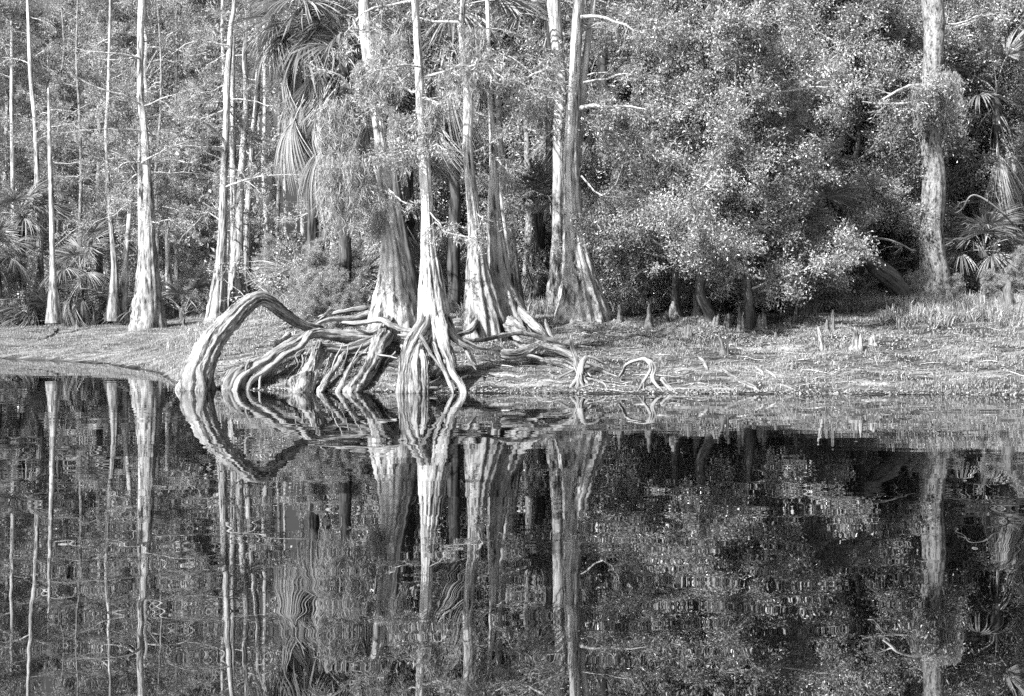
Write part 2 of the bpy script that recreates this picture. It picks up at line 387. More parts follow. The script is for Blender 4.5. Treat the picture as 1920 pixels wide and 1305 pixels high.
# ------------------------------------------------------------------ cypress
TREES = {}
def cypress(key, d, stems, label, group=None, seed=0, flare=1.0, branches=(), nb=14, blen=2.2, ymin=430, ytop=-380, lace=1.0,
            mat=None, base_tone=0.62, kflute=9, name="cypress_tree", nseg=40, crown=True, cat="tree", leafsize=0.12, roots=(), top=0):
    """stems: lists of (x, y, width) in photo pixels from top to bottom at depth d"""
    rng = np.random.default_rng(seed + 17)
    mat = mat or M_CYP
    bx = stems[0][-1][0]; base = gd(bx, d)
    e = empty(name, base, label, cat, group); TREES[key] = e
    mbt = MB(); paths = []
    for si, st in enumerate(stems):
        pts = [(x, y, d + (0.25 * si), w) for x, y, w in st]
        if pts[0][1] <= 5:      # runs out of the frame: carry on up to the real top
            x0, y0, _, w0 = pts[0]; x1 = pts[1][0]
            lean = np.clip((x0 - x1) / max(20, pts[1][1] - y0), -.08, .08)
            pts = [(x0 + lean * (y0 - ytop), ytop, d + (0.25 * si), w0 * 0.35), (x0 + lean * (y0 - ytop) * .5, (y0 + ytop) / 2, d + .25 * si, w0 * .75)] + pts
        P, R = px_path(pts[::-1])
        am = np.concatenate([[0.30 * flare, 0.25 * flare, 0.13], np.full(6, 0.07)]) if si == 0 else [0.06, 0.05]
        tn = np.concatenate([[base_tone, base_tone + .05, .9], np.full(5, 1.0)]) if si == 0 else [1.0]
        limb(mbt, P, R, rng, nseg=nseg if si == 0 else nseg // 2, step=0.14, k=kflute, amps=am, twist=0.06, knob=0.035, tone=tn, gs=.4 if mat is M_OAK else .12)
        paths.append((P, R))
    mbt.build("trunk", [mat], e, base)
    if crown:
        mbc = MB(); BP, BR = [], []
        K = 8
        for P, R in paths:
            zlo = H0 - (ymin - HY) / F * d
            n = nb if P is paths[0][0] else nb // 2
            zs = rng.uniform(zlo, min(P[-1, 2] - .3, H0 + 700 / F * d), n) if P[-1, 2] > zlo + 1 else []
            for z in zs:
                c = np.array([np.interp(z, P[:, 2], P[:, i]) for i in range(3)]); r0 = np.interp(z, P[:, 2], R)
                a = rng.uniform(-.35, np.pi + .35); el = rng.uniform(-.15, .45)
                D = np.array([math.cos(a), math.sin(a), el]); L = blen * rng.uniform(.45, 1.25)
                pp = [c]
                for k in range(K - 1):
                    D = D + rng.normal(size=3) * .26 + np.array([0, 0, -.05]); D /= np.linalg.norm(D); pp.append(pp[-1] + D * L / (K - 1))
                BP.append(np.array(pp)); BR.append(np.linspace(min(.036, r0 * .4), .005, K))
        for q_ in range(top):
            P, R = paths[0]; z = rng.uniform(8.8, 13.5); c = np.array([np.interp(z, P[:, 2], P[:, i]) for i in range(3)]); a = rng.uniform(0, 6.283)
            D = np.array([math.cos(a), math.sin(a), .2]); pp = [c]
            for k in range(K - 1):
                D = D + rng.normal(size=3) * .16; D /= np.linalg.norm(D); pp.append(pp[-1] + D * 3.0 * rng.uniform(.7, 1.2) / (K - 1))
            BP.append(np.array(pp)); BR.append(np.linspace(.04, .008, K))
        for b in branches:
            P, R = px_path([(x, y, d - .15 + dd, w) for (x, y, dd, w) in b])
            C, RR = resample(P, R, .2); BP.append(path_at(C, K)); BR.append(np.linspace(RR[0], max(.008, RR[-1]), K))
        if BP:
            BP = np.array(BP); BR = np.array(BR); BP[:, 1:] += np.cumsum(rng.normal(0, .035, BP[:, 1:].shape), 1)
            tubes(mbc, BP, BR, 6, 0, 1.1)
            P2, R2 = grow(rng, BP, BR, 7, .15, 1, blen * .42, (.5, 1.2), up=.05, droop=.05, K=6, wig=.22, rmax=.02, rmin=.006, flat=.5)
            tubes(mbc, P2, R2, 3, 0, 1.0)
            P3, R3 = grow(rng, P2, R2, 6, .1, 1, blen * .2, (.4, 1.2), droop=.06, K=4, wig=.25, rmax=.008, rmin=.004)
            tubes(mbc, P3, R3, 3, 0, .9)
            if lace > 0: leaves(mbc, rng, P3, max(1, int(14 * lace)), leafsize, .22, .05, 1, 0, droop=.5)
        if mbc.n: mbc.build("crown", [M_TWIG, M_LACE], e, base)
    if roots:
        for r in roots:
            mr = MB(); P, R = px_path(lay(r[0])); opts = dict(nseg=24, step=.07, k=7, amp=.15, twist=.35, knob=.09, wob=.02, rnd=True); opts.update(r[1] if len(r) > 1 else {})
            limb(mr, P, R, rng, **opts)
            mr.build("root", [M_ROOT], e, base)
    return e
# far left group
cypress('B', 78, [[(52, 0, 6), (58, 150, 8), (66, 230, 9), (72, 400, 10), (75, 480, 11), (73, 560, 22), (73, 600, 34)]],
        "thin pale cypress behind the leftmost slim cypress with the twisted bark", seed=1, nb=18)
cypress('C', 71, [[(91, 165, 4), (94, 300, 8), (97, 400, 9), (98, 470, 10), (100, 530, 14), (101, 570, 22), (102, 606, 32)]],
        "slim cypress with twisted pale bark and small fluted foot on the left bank", seed=2, nb=9, ymin=380)
cypress('A', 84, [[(22, 40, 5), (22, 200, 7), (24, 330, 8), (25, 460, 9), (22, 560, 14), (22, 598, 24)]],
        "thin grey cypress nearest the left edge among palm fronds", seed=3, nb=16)
cypress('A2', 88, [[(16, 120, 3), (12, 300, 5), (10, 560, 8), (10, 600, 12)]], "very thin pale sapling at the far left edge", seed=33, nb=8)
cypress('D', 73, [[(207, 0, 5), (203, 180, 6), (199, 250, 7), (202, 340, 8), (208, 420, 9), (214, 490, 11), (213, 550, 18), (211, 602, 30)]],
        "slender pale cypress leaning right left of the big two stemmed cypress", seed=4, nb=16)
cypress('E', 73.5, [[(248, 320, 6), (243, 400, 8), (237, 470, 10), (234, 520, 14), (230, 570, 22), (229, 605, 32)]],
        "short leaning cypress with dark stained foot beside the big two stemmed cypress", seed=5, nb=6, ymin=420)
cypress('G', 69, [[(268, 0, 16), (264, 60, 12), (263, 130, 12), (264, 180, 12), (269, 230, 14), (274, 300, 16), (278, 380, 20), (277, 440, 27), (277, 490, 36), (278, 540, 46), (278, 580, 56), (278, 622, 70)],
                  [(262, 250, 6), (263, 330, 10), (266, 420, 14), (270, 500, 18)]],
        "big white cypress with two joined stems and wide fluted foot on left grass", seed=6, nb=20, kflute=13, nseg=64, blen=2.8,
        branches=[[(262, 195, 0, 5), (235, 180, -.5, 4), (190, 165, -1, 3), (125, 135, -1.5, 2)], [(262, 245, 0, 4), (230, 245, -.4, 3), (190, 245, -.8, 2), (155, 248, -1, 1)],
                  [(262, 303, 0, 4), (235, 303, -.5, 3), (205, 325, -.8, 2)], [(263, 110, 0, 4), (230, 100, -.6, 3), (160, 95, -1, 2), (120, 75, -1, 1)],
                  [(266, 305, 0, 4), (290, 290, -.6, 4), (340, 270, -1, 3), (380, 275, -1.3, 2)]])
cypress('H', 76, [[(313, 390, 6), (314, 470, 9), (318, 540, 14), (321, 580, 24), (322, 606, 30)]],
        "shaded small cypress right of the big two stemmed cypress", seed=7, nb=5, ymin=440)
cypress('I', 65.5, [[(440, 0, 8), (433, 50, 9), (430, 100, 11), (426, 160, 12), (424, 250, 13), (420, 330, 14), (418, 430, 16), (415, 490, 20), (411, 540, 30), (407, 585, 38), (406, 612, 46)]],
        "straight white cypress leftmost of the close group behind the root arch", seed=8, nb=18, kflute=11, nseg=56, blen=2.6,
        branches=[[(418, 262, 0, 8), (395, 240, -.5, 6), (370, 228, -1, 5), (340, 220, -1.2, 3)], [(418, 282, 0, 6), (380, 270, -.4, 5), (350, 268, -.7, 4), (300, 290, -1, 3)],
                  [(428, 85, 0, 4), (360, 82, -.5, 3), (320, 110, -1, 2)], [(424, 350, 0, 4), (460, 340, -.6, 4), (520, 330, -1, 2), (590, 335, -1.4, 1)]])
cypress('J', 67.5, [[(438, 60, 6), (436, 150, 9), (436, 250, 11), (438, 330, 12), (439, 430, 14), (440, 500, 18), (441, 560, 26), (441, 590, 34)]],
        "grey stem close behind the straight white cypress of the close group", seed=9, nb=10)
cypress('K', 66.5, [[(463, 20, 6), (459, 110, 9), (462, 180, 11), (456, 280, 12), (452, 340, 13), (448, 440, 17), (445, 500, 24), (444, 545, 32), (443, 595, 40)]],
        "white cypress with a bend high up, middle of the close group behind the root arch", seed=10, nb=12)
cypress('L', 68.5, [[(484, 60, 7), (483, 170, 10), (474, 260, 11), (468, 350, 12), (463, 430, 15), (461, 520, 18), (460, 590, 26)]],
        "leaning rough stem rightmost of the close group behind the root arch", seed=11, nb=12, base_tone=.5)
for i, (x, dd, w, lb) in enumerate([(150, 82, 5, "thin dark sapling above the hanging palmetto on the left bank"), (110, 86, 5, "faint thin trunk deep behind the slim twisted cypress"),
                                    (330, 84, 6, "thin straight trunk deep between the big two stemmed cypress and close group"), (365, 88, 5, "faint thin trunk deep left of the close cypress group"),
                                    (175, 90, 5, "faint thin trunk deep left of the slender leaning cypress"), (45, 92, 5, "faint thin trunk deep behind the left palms"),
                                    (295, 80, 5, "thin grey trunk just right behind the big two stemmed cypress"), (520, 84, 6, "thin trunk deep right of the close cypress group")]):
    cypress('z%d' % i, dd, [[(x + o_[0], 0, w * .6), (x + o_[1], 110, w * .8), (x + o_[2], 210, w), (x + o_[3], 320, w + 1), (x, 430, w + 2), (x + 2, 540, w + 4), (x + 2, 600, w * 3)] for o_ in [np.random.default_rng(i + 5).normal(0, 5, 4)]], lb, seed=40 + i, nb=14, nseg=12, mat=M_OAK, name="cypress_sapling", group="thin trunks deep in the left wood")

# ---- middle group: the leaning cypress with the great roots
R_M = [
 ([(362, 748, 36.8, 66), (370, 712, 36.9, 58), (384, 672, 37.1, 48), (404, 636, 37.4, 42), (428, 604, 37.7, 37), (452, 577, 38.0, 33), (476, 561, 38.3, 29), (497, 560, 38.5, 26), (514, 572, 38.8, 25), (540, 592, 39.2, 22), (570, 612, 39.7, 19), (610, 622, 40.0, 18)], dict(nseg=72, k=13, amps=[.26, .18, .10, .06, .05, .05, .05, .06, .08], knob=.04, twist=.1)),
 ([(335, 746, 36.9, 26), (352, 712, 36.9, 22), (368, 680, 37.0, 20), (390, 650, 37.2, 14)], dict(amp=.3, k=5)),
 ([(379, 746, 36.4, 20), (378, 718, 36.5, 15), (372, 694, 36.7, 15), (385, 668, 37.0, 12)], dict(amp=.25)),
 ([(404, 742, 37.4, 12), (396, 712, 37.3, 12), (400, 678, 37.4, 14), (412, 640, 37.6, 12)], dict(amp=.25)),
 ([(742, 600, 41.0, 18), (700, 632, 40.1, 27), (660, 631, 39.9, 25), (620, 628, 39.5, 19), (580, 627, 39.1, 17), (548, 648, 38.5, 18), (512, 668, 37.9, 22), (474, 690, 37.5, 28), (446, 714, 37.1, 42), (428, 748, 37.0, 54)], dict(nseg=44, k=6, amps=[.2, .2, .2, .2, .25, .35, .4], twist=.3)),
 ([(585, 622, 38.9, 13), (560, 650, 38.3, 12), (524, 676, 37.7, 13), (490, 698, 37.3, 13), (470, 716, 37.0, 11), (462, 748, 36.9, 12)], dict(amp=.2)),
 ([(560, 632, 38.8, 9), (520, 655, 38.2, 11), (480, 680, 37.8, 11), (452, 700, 37.5, 9)], dict(amp=.2)),
 ([(545, 625, 39.4, 12), (520, 645, 39.0, 14), (515, 652, 38.8, 10)], dict(amp=.2)),
 ([(505, 690, 37.6, 5), (488, 705, 37.2, 5), (486, 730, 36.9, 4), (478, 750, 36.8, 4)], {}),
 ([(468, 672, 37.4, 5), (462, 690, 37.1, 5), (460, 705, 37.0, 4)], {}),
 ([(742, 602, 41.0, 16), (705, 636, 39.5, 17), (665, 650, 39.0, 17), (630, 654, 38.6, 15), (600, 650, 38.3, 14)], dict(nseg=32, k=5, amp=.25)),
 ([(599, 640, 38.3, 11), (593, 668, 38.0, 15), (580, 698, 37.7, 24), (566, 722, 37.4, 36), (558, 748, 37.2, 50)], dict(nseg=40, k=7, amps=[.15, .25, .4, .4])),
 ([(612, 655, 38.4, 10), (600, 682, 38.0, 9), (590, 706, 37.6, 11), (578, 745, 37.2, 14)], dict(amp=.25)),
 ([(735, 590, 40.9, 22), (718, 630, 39.5, 31), (706, 660, 39.0, 26), (690, 695, 38.4, 25), (672, 720, 38.0, 32), (655, 745, 37.7, 40)], dict(nseg=40, k=6, amps=[.15, .2, .3, .35])),
 ([(758, 595, 41.0, 18), (762, 640, 39.8, 22), (765, 670, 39.2, 20), (764, 705, 38.6, 22)], dict(amp=.25)),
 ([(650, 655, 39.0, 9), (636, 680, 38.5, 9), (616, 705, 38.0, 12), (598, 738, 37.4, 15)], dict(amp=.25)),
 ([(700, 650, 39.2, 8), (672, 670, 38.7, 7), (650, 700, 38.2, 8), (632, 738, 37.4, 10)], dict(amp=.2)),
 ([(640, 655, 38.8, 12), (628, 672, 38.5, 12), (618, 690, 38.3, 10)], dict(amp=.2)),
 ([(640, 604, 40.0, 6), (680, 606, 39.6, 9), (712, 601, 39.2, 12), (738, 610, 38.8, 11), (765, 620, 38.2, 8), (788, 623, 37.4, 7)], dict(nseg=20, amp=.15)),
 ([(700, 588, 42.2, 16), (660, 596, 41.8, 12), (622, 600, 41.4, 8), (585, 612, 41.0, 5)], dict(amp=.2)),
 ([(690, 578, 42.8, 12), (640, 584, 42.6, 8), (596, 594, 42.4, 4)], dict(amp=.2)),
 ([(604, 592, 40.6, 3), (620, 583, 40.6, 8), (612, 590, 40.8, 8), (598, 600, 41, 4)], {}),
 ([(672, 668, 38.4, 3), (690, 660, 38.2, 4), (720, 668, 37.8, 4), (745, 672, 37.4, 3)], {}),
 ([(672, 668, 38.4, 4), (655, 690, 38.0, 4), (645, 705, 37.8, 3)], {}),
]
rr = np.random.default_rng(5)
for i in range(26):       # strands lying on the mound, running down from the tree
    x0 = rr.uniform(560, 700); y0 = rr.uniform(582, 640); L = rr.uniform(50, 130); sl = rr.uniform(.1, .55)
    pts = []
    for k in range(5):
        xx = x0 - L * k / 4; yy = y0 + L * sl * k / 4 + rr.uniform(-3, 3)
        if xx < 360 and yy < 640: xx = 360
        g = gp(xx, yy); pts.append((xx, yy, g[1], (1.2 - k * .15) * rr.uniform(3.5, 6)))
    R_M.append((pts, dict(nseg=10, wob=.01)))
for i in range(18):       # rootlets dangling and criss-crossing under the big roots
    x0 = rr.uniform(470, 745); y0 = 640 + rr.uniform(0, 25) + max(0, (600 - x0) * .25); dx = rr.normal(-26, 9); y1 = min(738, y0 + rr.uniform(25, 80)); d0 = rr.uniform(37.6, 39.0)
    R_M.append(([(x0 + dx * u + rr.normal(0, 2), y0 + (y1 - y0) * u, d0 - 1.3 * u, rr.uniform(2, 3.6) * (1.1 - .6 * u)) for u in (0, .3, .6, 1)], dict(nseg=8, wob=.03)))
cypress('M', 41.0, [[(682, 0, 20), (686, 60, 23), (694, 130, 23), (703, 190, 22), (711, 240, 22), (717, 300, 25), (724, 370, 27), (732, 430, 34), (737, 480, 46), (739, 525, 60), (739, 565, 76), (738, 600, 90), (738, 640, 96)]],
        "cypress leaning left at the top whose root arches over the bank into the water", seed=12, nb=4, lace=.5, kflute=9, nseg=72, blen=2.4, flare=.8, base_tone=.85, roots=R_M, ymin=60,
        branches=[[(718, 285, 0, 8), (690, 292, -.5, 6), (655, 305, -1, 4), (610, 345, -1.4, 3)], [(705, 190, 0, 7), (670, 175, -.4, 5), (640, 150, -.8, 3), (600, 140, -1, 2)],
                  [(725, 345, 0, 5), (745, 360, -.5, 4), (770, 375, -.8, 2)], [(690, 110, 0, 6), (730, 95, -.5, 4), (760, 60, -1, 3)]])
# ---- front cypress standing on its roots
R_N = [
 ([(806, 575, 36.95, 22), (797, 604, 36.6, 28), (780, 630, 36.3, 28), (764, 662, 36.1, 22), (756, 700, 35.9, 20), (752, 750, 35.7, 24)], dict(nseg=32, k=5, amps=[.1, .2, .3])),
 ([(808, 600, 36.9, 20), (795, 632, 36.4, 24), (784, 665, 36.1, 20), (776, 700, 35.9, 22), (779, 750, 35.6, 30)], dict(nseg=32, k=6, amps=[.1, .3, .35])),
 ([(790, 655, 36.2, 12), (796, 690, 36.0, 12), (797, 718, 35.8, 15), (796, 748, 35.6, 12)], dict(amp=.3)),
 ([(818, 575, 36.95, 22), (824, 605, 36.8, 28), (832, 640, 36.6, 24), (842, 672, 36.3, 17), (852, 700, 36.1, 15), (865, 722, 35.9, 15), (874, 750, 35.6, 16)], dict(nseg=32, k=5, amps=[.1, .25, .25])),
 ([(812, 640, 36.3, 7), (824, 672, 36.1, 8), (838, 705, 35.9, 8), (850, 738, 35.7, 6)], {}),
 ([(822, 580, 37.0, 18), (837, 608, 36.95, 22), (852, 628, 36.9, 18), (872, 640, 36.9, 12), (898, 651, 37.0, 6), (915, 655, 37.2, 3)], dict(nseg=24, amp=.3)),
 ([(835, 615, 36.7, 14), (858, 640, 36.6, 10), (880, 652, 36.6, 6), (893, 664, 36.6, 3)], {}),
 ([(866, 645, 36.8, 6), (877, 665, 36.6, 6), (893, 694, 36.4, 4)], {}),
 ([(878, 650, 37.0, 6), (886, 668, 36.9, 6), (894, 685, 36.8, 3)], {}),
 ([(846, 648, 36.6, 4), (852, 668, 36.4, 4), (856, 688, 36.3, 3)], {}),
 ([(800, 595, 36.9, 10), (776, 622, 36.6, 10), (758, 628, 36.9, 7), (745, 628, 37.2, 4)], {}),
 ([(805, 640, 36.9, 9), (792, 668, 36.8, 7), (780, 690, 36.7, 5)], {}), ([(812, 640, 37.2, 12), (808, 670, 37.1, 11), (800, 705, 37.0, 8)], {}),
 ([(818, 640, 37.0, 8), (822, 668, 36.9, 7), (832, 696, 36.8, 5)], {}), ([(800, 650, 36.4, 5), (806, 675, 36.3, 5), (812, 700, 36.2, 4)], {}),
 ([(826, 650, 37.0, 8), (815, 676, 36.9, 6), (806, 700, 36.8, 4)], {}), ([(805, 640, 37.6, 18), (803, 680, 37.6, 16), (800, 715, 37.4, 12)], {}),
 ([(826, 640, 37.5, 16), (834, 680, 37.4, 14), (842, 712, 37.2, 8)], {}), ([(838, 660, 36.9, 8), (828, 688, 36.6, 6), (818, 705, 36.5, 4)], {}),
 ([(786, 625, 36.3, 8), (800, 650, 36.2, 7), (812, 668, 36.1, 5), (826, 690, 36.0, 4)], {}),
 ([(783, 735, 35.8, 6), (800, 727, 35.7, 5), (820, 726, 35.7, 3)], {}), ([(848, 705, 36.4, 4), (835, 690, 36.6, 3), (822, 688, 36.8, 2)], {}),
]
cypress('N', 36.9, [[(778, 0, 13), (783, 80, 14), (787, 150, 16), (789, 200, 17), (795, 260, 19), (797, 320, 22), (801, 380, 22), (802, 430, 25), (804, 470, 30), (807, 510, 40), (809, 550, 50), (811, 590, 58), (812, 632, 62), (812, 660, 44)]],
        "white cypress at the water's edge standing on tall stilt like roots", seed=13, nb=8, lace=.8, top=8, kflute=9, nseg=72, blen=1.9, flare=1.0, base_tone=.95, roots=R_N, ymin=330,
        branches=[[(788, 125, 0, 5), (760, 125, -.3, 4), (728, 127, -.6, 3), (690, 140, -.9, 2)], [(792, 185, 0, 5), (812, 190, -.3, 4), (840, 196, -.5, 3)],
                  [(797, 275, 0, 4), (825, 275, -.4, 3), (845, 290, -.6, 2)], [(806, 398, 0, 3), (840, 432, -.3, 3), (885, 434, -.7, 2)]])
R_P = [
 ([(868, 634, 38.4, 5), (905, 636, 38.2, 8), (945, 630, 38.2, 9), (985, 625, 38.4, 9), (1025, 636, 38.6, 10), (1062, 652, 38.6, 9)], dict(nseg=20, amp=.12)),
 ([(925, 652, 38.3, 12), (950, 662, 38.2, 20), (985, 658, 38.3, 20), (1012, 648, 38.4, 15), (1050, 654, 38.3, 15), (1085, 672, 38.0, 10)], dict(nseg=30, amp=.2)),
 ([(955, 600, 41.9, 26), (985, 642, 39.9, 30), (1015, 660, 38.9, 22), (1050, 668, 38.4, 20), (1086, 686, 37.9, 16)], dict(nseg=36, k=6, amp=.3, twist=.8)),
 ([(975, 655, 39.0, 20), (1005, 670, 38.6, 17), (1045, 680, 38.2, 15), (1080, 694, 37.8, 10)], dict(nseg=28, amp=.25)),
 ([(955, 668, 38.3, 5), (990, 668, 38.2, 6), (1020, 674, 38.1, 5)], {}),
 ([(968, 575, 42.3, 14), (1000, 608, 41.4, 17), (1020, 630, 40.8, 10), (1032, 640, 40.6, 5)], dict(amp=.3)),
 ([(1022, 598, 41.2, 3), (1024, 610, 41.1, 8), (1030, 625, 41.0, 8), (1040, 638, 40.8, 3)], {}),
 ([(903, 590, 41.6, 14), (885, 618, 40.6, 12), (862, 625, 40.2, 6), (850, 630, 40, 4)], dict(amp=.3)),
 ([(880, 620, 40.8, 8), (862, 628, 40.4, 7), (845, 640, 40.0, 4)], {}),
]
cypress('O', 41.6, [[(868, 0, 9), (865, 60, 11), (870, 110, 14), (876, 160, 16), (878, 210, 18), (875, 260, 18), (879, 320, 19), (886, 380, 22), (891, 430, 27), (893, 470, 33), (895, 520, 44), (901, 570, 60), (905, 610, 74), (907, 650, 84)]],
        "smooth white cypress with an S bend, left of the pair with merged feet", seed=14, nb=6, lace=.7, top=2, kflute=9, nseg=64, blen=2.0, flare=.8, base_tone=.7, ymin=300,
        branches=[[(880, 116, 0, 5), (905, 122, -.3, 5), (925, 132, -.5, 4), (945, 150, -.8, 3)], [(870, 50, 0, 4), (850, 30, -.4, 3), (830, 10, -.6, 2)], [(893, 400, -.2, 4), (898, 420, -.3, 3), (885, 440, -.3, 2)]])
cypress('P', 42.4, [[(914, 0, 8), (916, 80, 8), (918, 180, 9), (922, 240, 12), (926, 320, 17), (926, 380, 22), (928, 430, 31), (932, 480, 38), (938, 530, 48), (950, 580, 66), (960, 620, 84), (964, 650, 92)]],
        "mottled cypress with roots twisting right along the bank, right of the pair with merged feet", seed=15, nb=8, lace=.7, kflute=10, nseg=64, blen=2.3, flare=.9, base_tone=.6, roots=R_P, ymin=330,
        branches=[[(925, 150, 0, 9), (950, 150, -.4, 7), (985, 155, -.8, 6), (1025, 175, -1.0, 3)], [(960, 152, -.5, 6), (985, 148, -.7, 5), (1015, 138, -.9, 4), (1045, 131, -1, 3)], [(930, 300, 0, 4), (960, 320, -.4, 3)]])
cypress('Q', 44.5, [[(932, 150, 10), (938, 260, 12), (945, 340, 13), (955, 420, 15), (963, 500, 20), (968, 560, 26), (970, 590, 34)]],
        "thin dark slanting cypress behind the pair with merged feet", seed=16, nb=5, base_tone=.4, mat=M_OAK)
cypress('Q2', 43.3, [[(932, 300, 4), (943, 400, 6), (952, 470, 7), (962, 560, 8), (965, 600, 10)]],
        "narrow pale stem leaning against the mottled cypress", seed=26, nb=2, nseg=16, name="cypress_sapling")
cypress('M2', 44.0, [[(736, 200, 14), (738, 300, 17), (745, 380, 20), (756, 450, 22), (768, 520, 28), (775, 590, 34)]],
        "dark shaded trunk close behind the cypress with the root arch", seed=27, nb=4, mat=M_DARK, base_tone=.6)
cypress('R', 47.5, [[(1038, 0, 24), (1043, 70, 24), (1050, 130, 24), (1052, 180, 24), (1049, 250, 24), (1048, 340, 23), (1048, 430, 24), (1047, 500, 32), (1046, 560, 44), (1046, 600, 56)]],
        "tall pale cypress left and behind of the thick fluted forked cypress", seed=17, nb=6, lace=.7, kflute=9, nseg=48, blen=2.2, ymin=200)
cypress('S', 44.6, [[(1086, 0, 20), (1080, 80, 21), (1077, 150, 22), (1074, 220, 26), (1071, 300, 30), (1073, 360, 33), (1075, 420, 37), (1079, 470, 46), (1084, 510, 58), (1088, 550, 76), (1091, 585, 94), (1092, 620, 112)],
                    [(1113, 0, 11), (1107, 40, 12), (1098, 110, 13), (1092, 170, 13), (1088, 240, 13), (1082, 310, 14)]],
        "thick white forked cypress with the widest fluted foot, centre of the bank", seed=18, nb=9, lace=.8, kflute=12, nseg=80, blen=2.4, base_tone=.8, ymin=260,
        branches=[[(1088, 203, 0, 10), (1115, 200, -.3, 8), (1142, 205, -.6, 6), (1180, 204, -1, 4), (1225, 212, -1.5, 2)], [(1090, 32, 0, 8), (1130, 28, -.4, 6), (1165, 40, -.8, 5), (1208, 60, -1.1, 3)],
                  [(1094, 155, 0, 5), (1130, 148, -.4, 4), (1180, 125, -.8, 2)], [(1060, 185, -.2, 5), (1045, 160, -.6, 4), (1020, 90, -1, 3), (990, 40, -1.2, 2)],
                  [(1090, 330, 0, 4), (1130, 365, -.7, 3), (1165, 300, -1.2, 2)]])
# ---- oaks right
cypress('U', 51.0, [[(1748, 0, 40), (1752, 50, 38), (1750, 110, 36), (1746, 170, 37), (1744, 220, 38), (1745, 270, 38), (1751, 320, 40), (1750, 370, 42), (1746, 420, 42), (1748, 470, 46), (1752, 520, 56), (1754, 560, 72), (1755, 600, 80)]],
        "thick grey oak trunk with rough furrowed bark wearing a moss collar", seed=19, nb=3, kflute=7, nseg=48, flare=.35, base_tone=.9, mat=M_OAK, name="oak_tree", ymin=150, lace=.2,
        branches=[[(1736, 166, 0, 9), (1712, 160, -.4, 8), (1690, 167, -.8, 6), (1655, 186, -1.1, 4)], [(1730, 190, 0, 10), (1700, 198, -.5, 9), (1660, 197, -.9, 6), (1622, 190, -1.2, 3)]])
for i, (x, dd, pts, lb, mt) in enumerate([
    (1826, 60, [(1815, 0, 12), (1826, 60, 12), (1822, 200, 13), (1828, 330, 14), (1830, 480, 18), (1830, 570, 30)], "pale blurred trunk right of the grey oak", M_OAK),
    (1695, 56, [(1640, 0, 16), (1660, 120, 18), (1685, 250, 20), (1696, 380, 26), (1700, 480, 30), (1702, 570, 42)], "black shaded trunk left behind the grey oak", M_DARK),
    (1905, 60, [(1900, 0, 18), (1896, 200, 20), (1900, 400, 22), (1903, 500, 26), (1903, 580, 36)], "lichened grey trunk at the right edge", M_DARK),
    (1562, 55, [(1550, 120, 16), (1556, 300, 22), (1562, 420, 22), (1562, 500, 24), (1562, 570, 36)], "black trunk in the gap under the leafy oaks", M_DARK),
    (1770, 58, [(1790, 200, 10), (1780, 350, 12), (1775, 480, 14), (1774, 570, 20)], "dark thin trunk just right behind the grey oak", M_DARK),
    (1160, 54, [(1130, 0, 14), (1150, 60, 16), (1165, 130, 17), (1195, 250, 18), (1215, 400, 20), (1218, 500, 24), (1218, 590, 34)], "leaning mossy trunk right of the forked cypress", M_OAK),
    (1250, 57, [(1236, 0, 12), (1250, 150, 13), (1262, 300, 16), (1270, 500, 22), (1270, 570, 34)], "shaded trunk with patches of light among the leafy oaks", M_OAK),
    (990, 56, [(985, 200, 9), (990, 330, 12), (992, 420, 15), (990, 500, 20), (988, 570, 28)], "grey trunk between the merged pair and the tall pale cypress", M_OAK),
    (835, 58, [(838, 100, 10), (834, 300, 13), (832, 430, 14), (832, 560, 24)], "pale narrow trunk seen deep between the two front cypresses", M_OAK),
    (600, 60, [(640, 100, 14), (622, 300, 16), (600, 430, 18), (598, 480, 22), (598, 570, 30)], "dark trunk behind the moss hung branch of the leaning cypress", M_DARK),
    (1880, 62, [(1870, 100, 9), (1880, 400, 12), (1885, 580, 20)], "slim shaded trunk near the right edge", M_DARK)]):
    cypress('o%d' % i, dd, [pts], lb, seed=60 + i, nb=10, kflute=5, nseg=20, flare=.3, mat=mt, name="oak_tree", base_tone=.8, lace=.8)

# ------------------------------------------------------------------ leafy evergreen trees (shared crowns)
def copy_tree(src, name, loc, rz, sc, label, group):
    r = bpy.data.objects.new(name, None); scene.collection.objects.link(r); r.location = loc; r.rotation_euler = (0, 0, rz); r.scale = (sc, sc, sc)
    tag(r, label, "tree" if "tree" in name or "oak" in name else "plant", group)
    for ch in src:
        c = ch.copy(); scene.collection.objects.link(c); c.parent = r
    return r

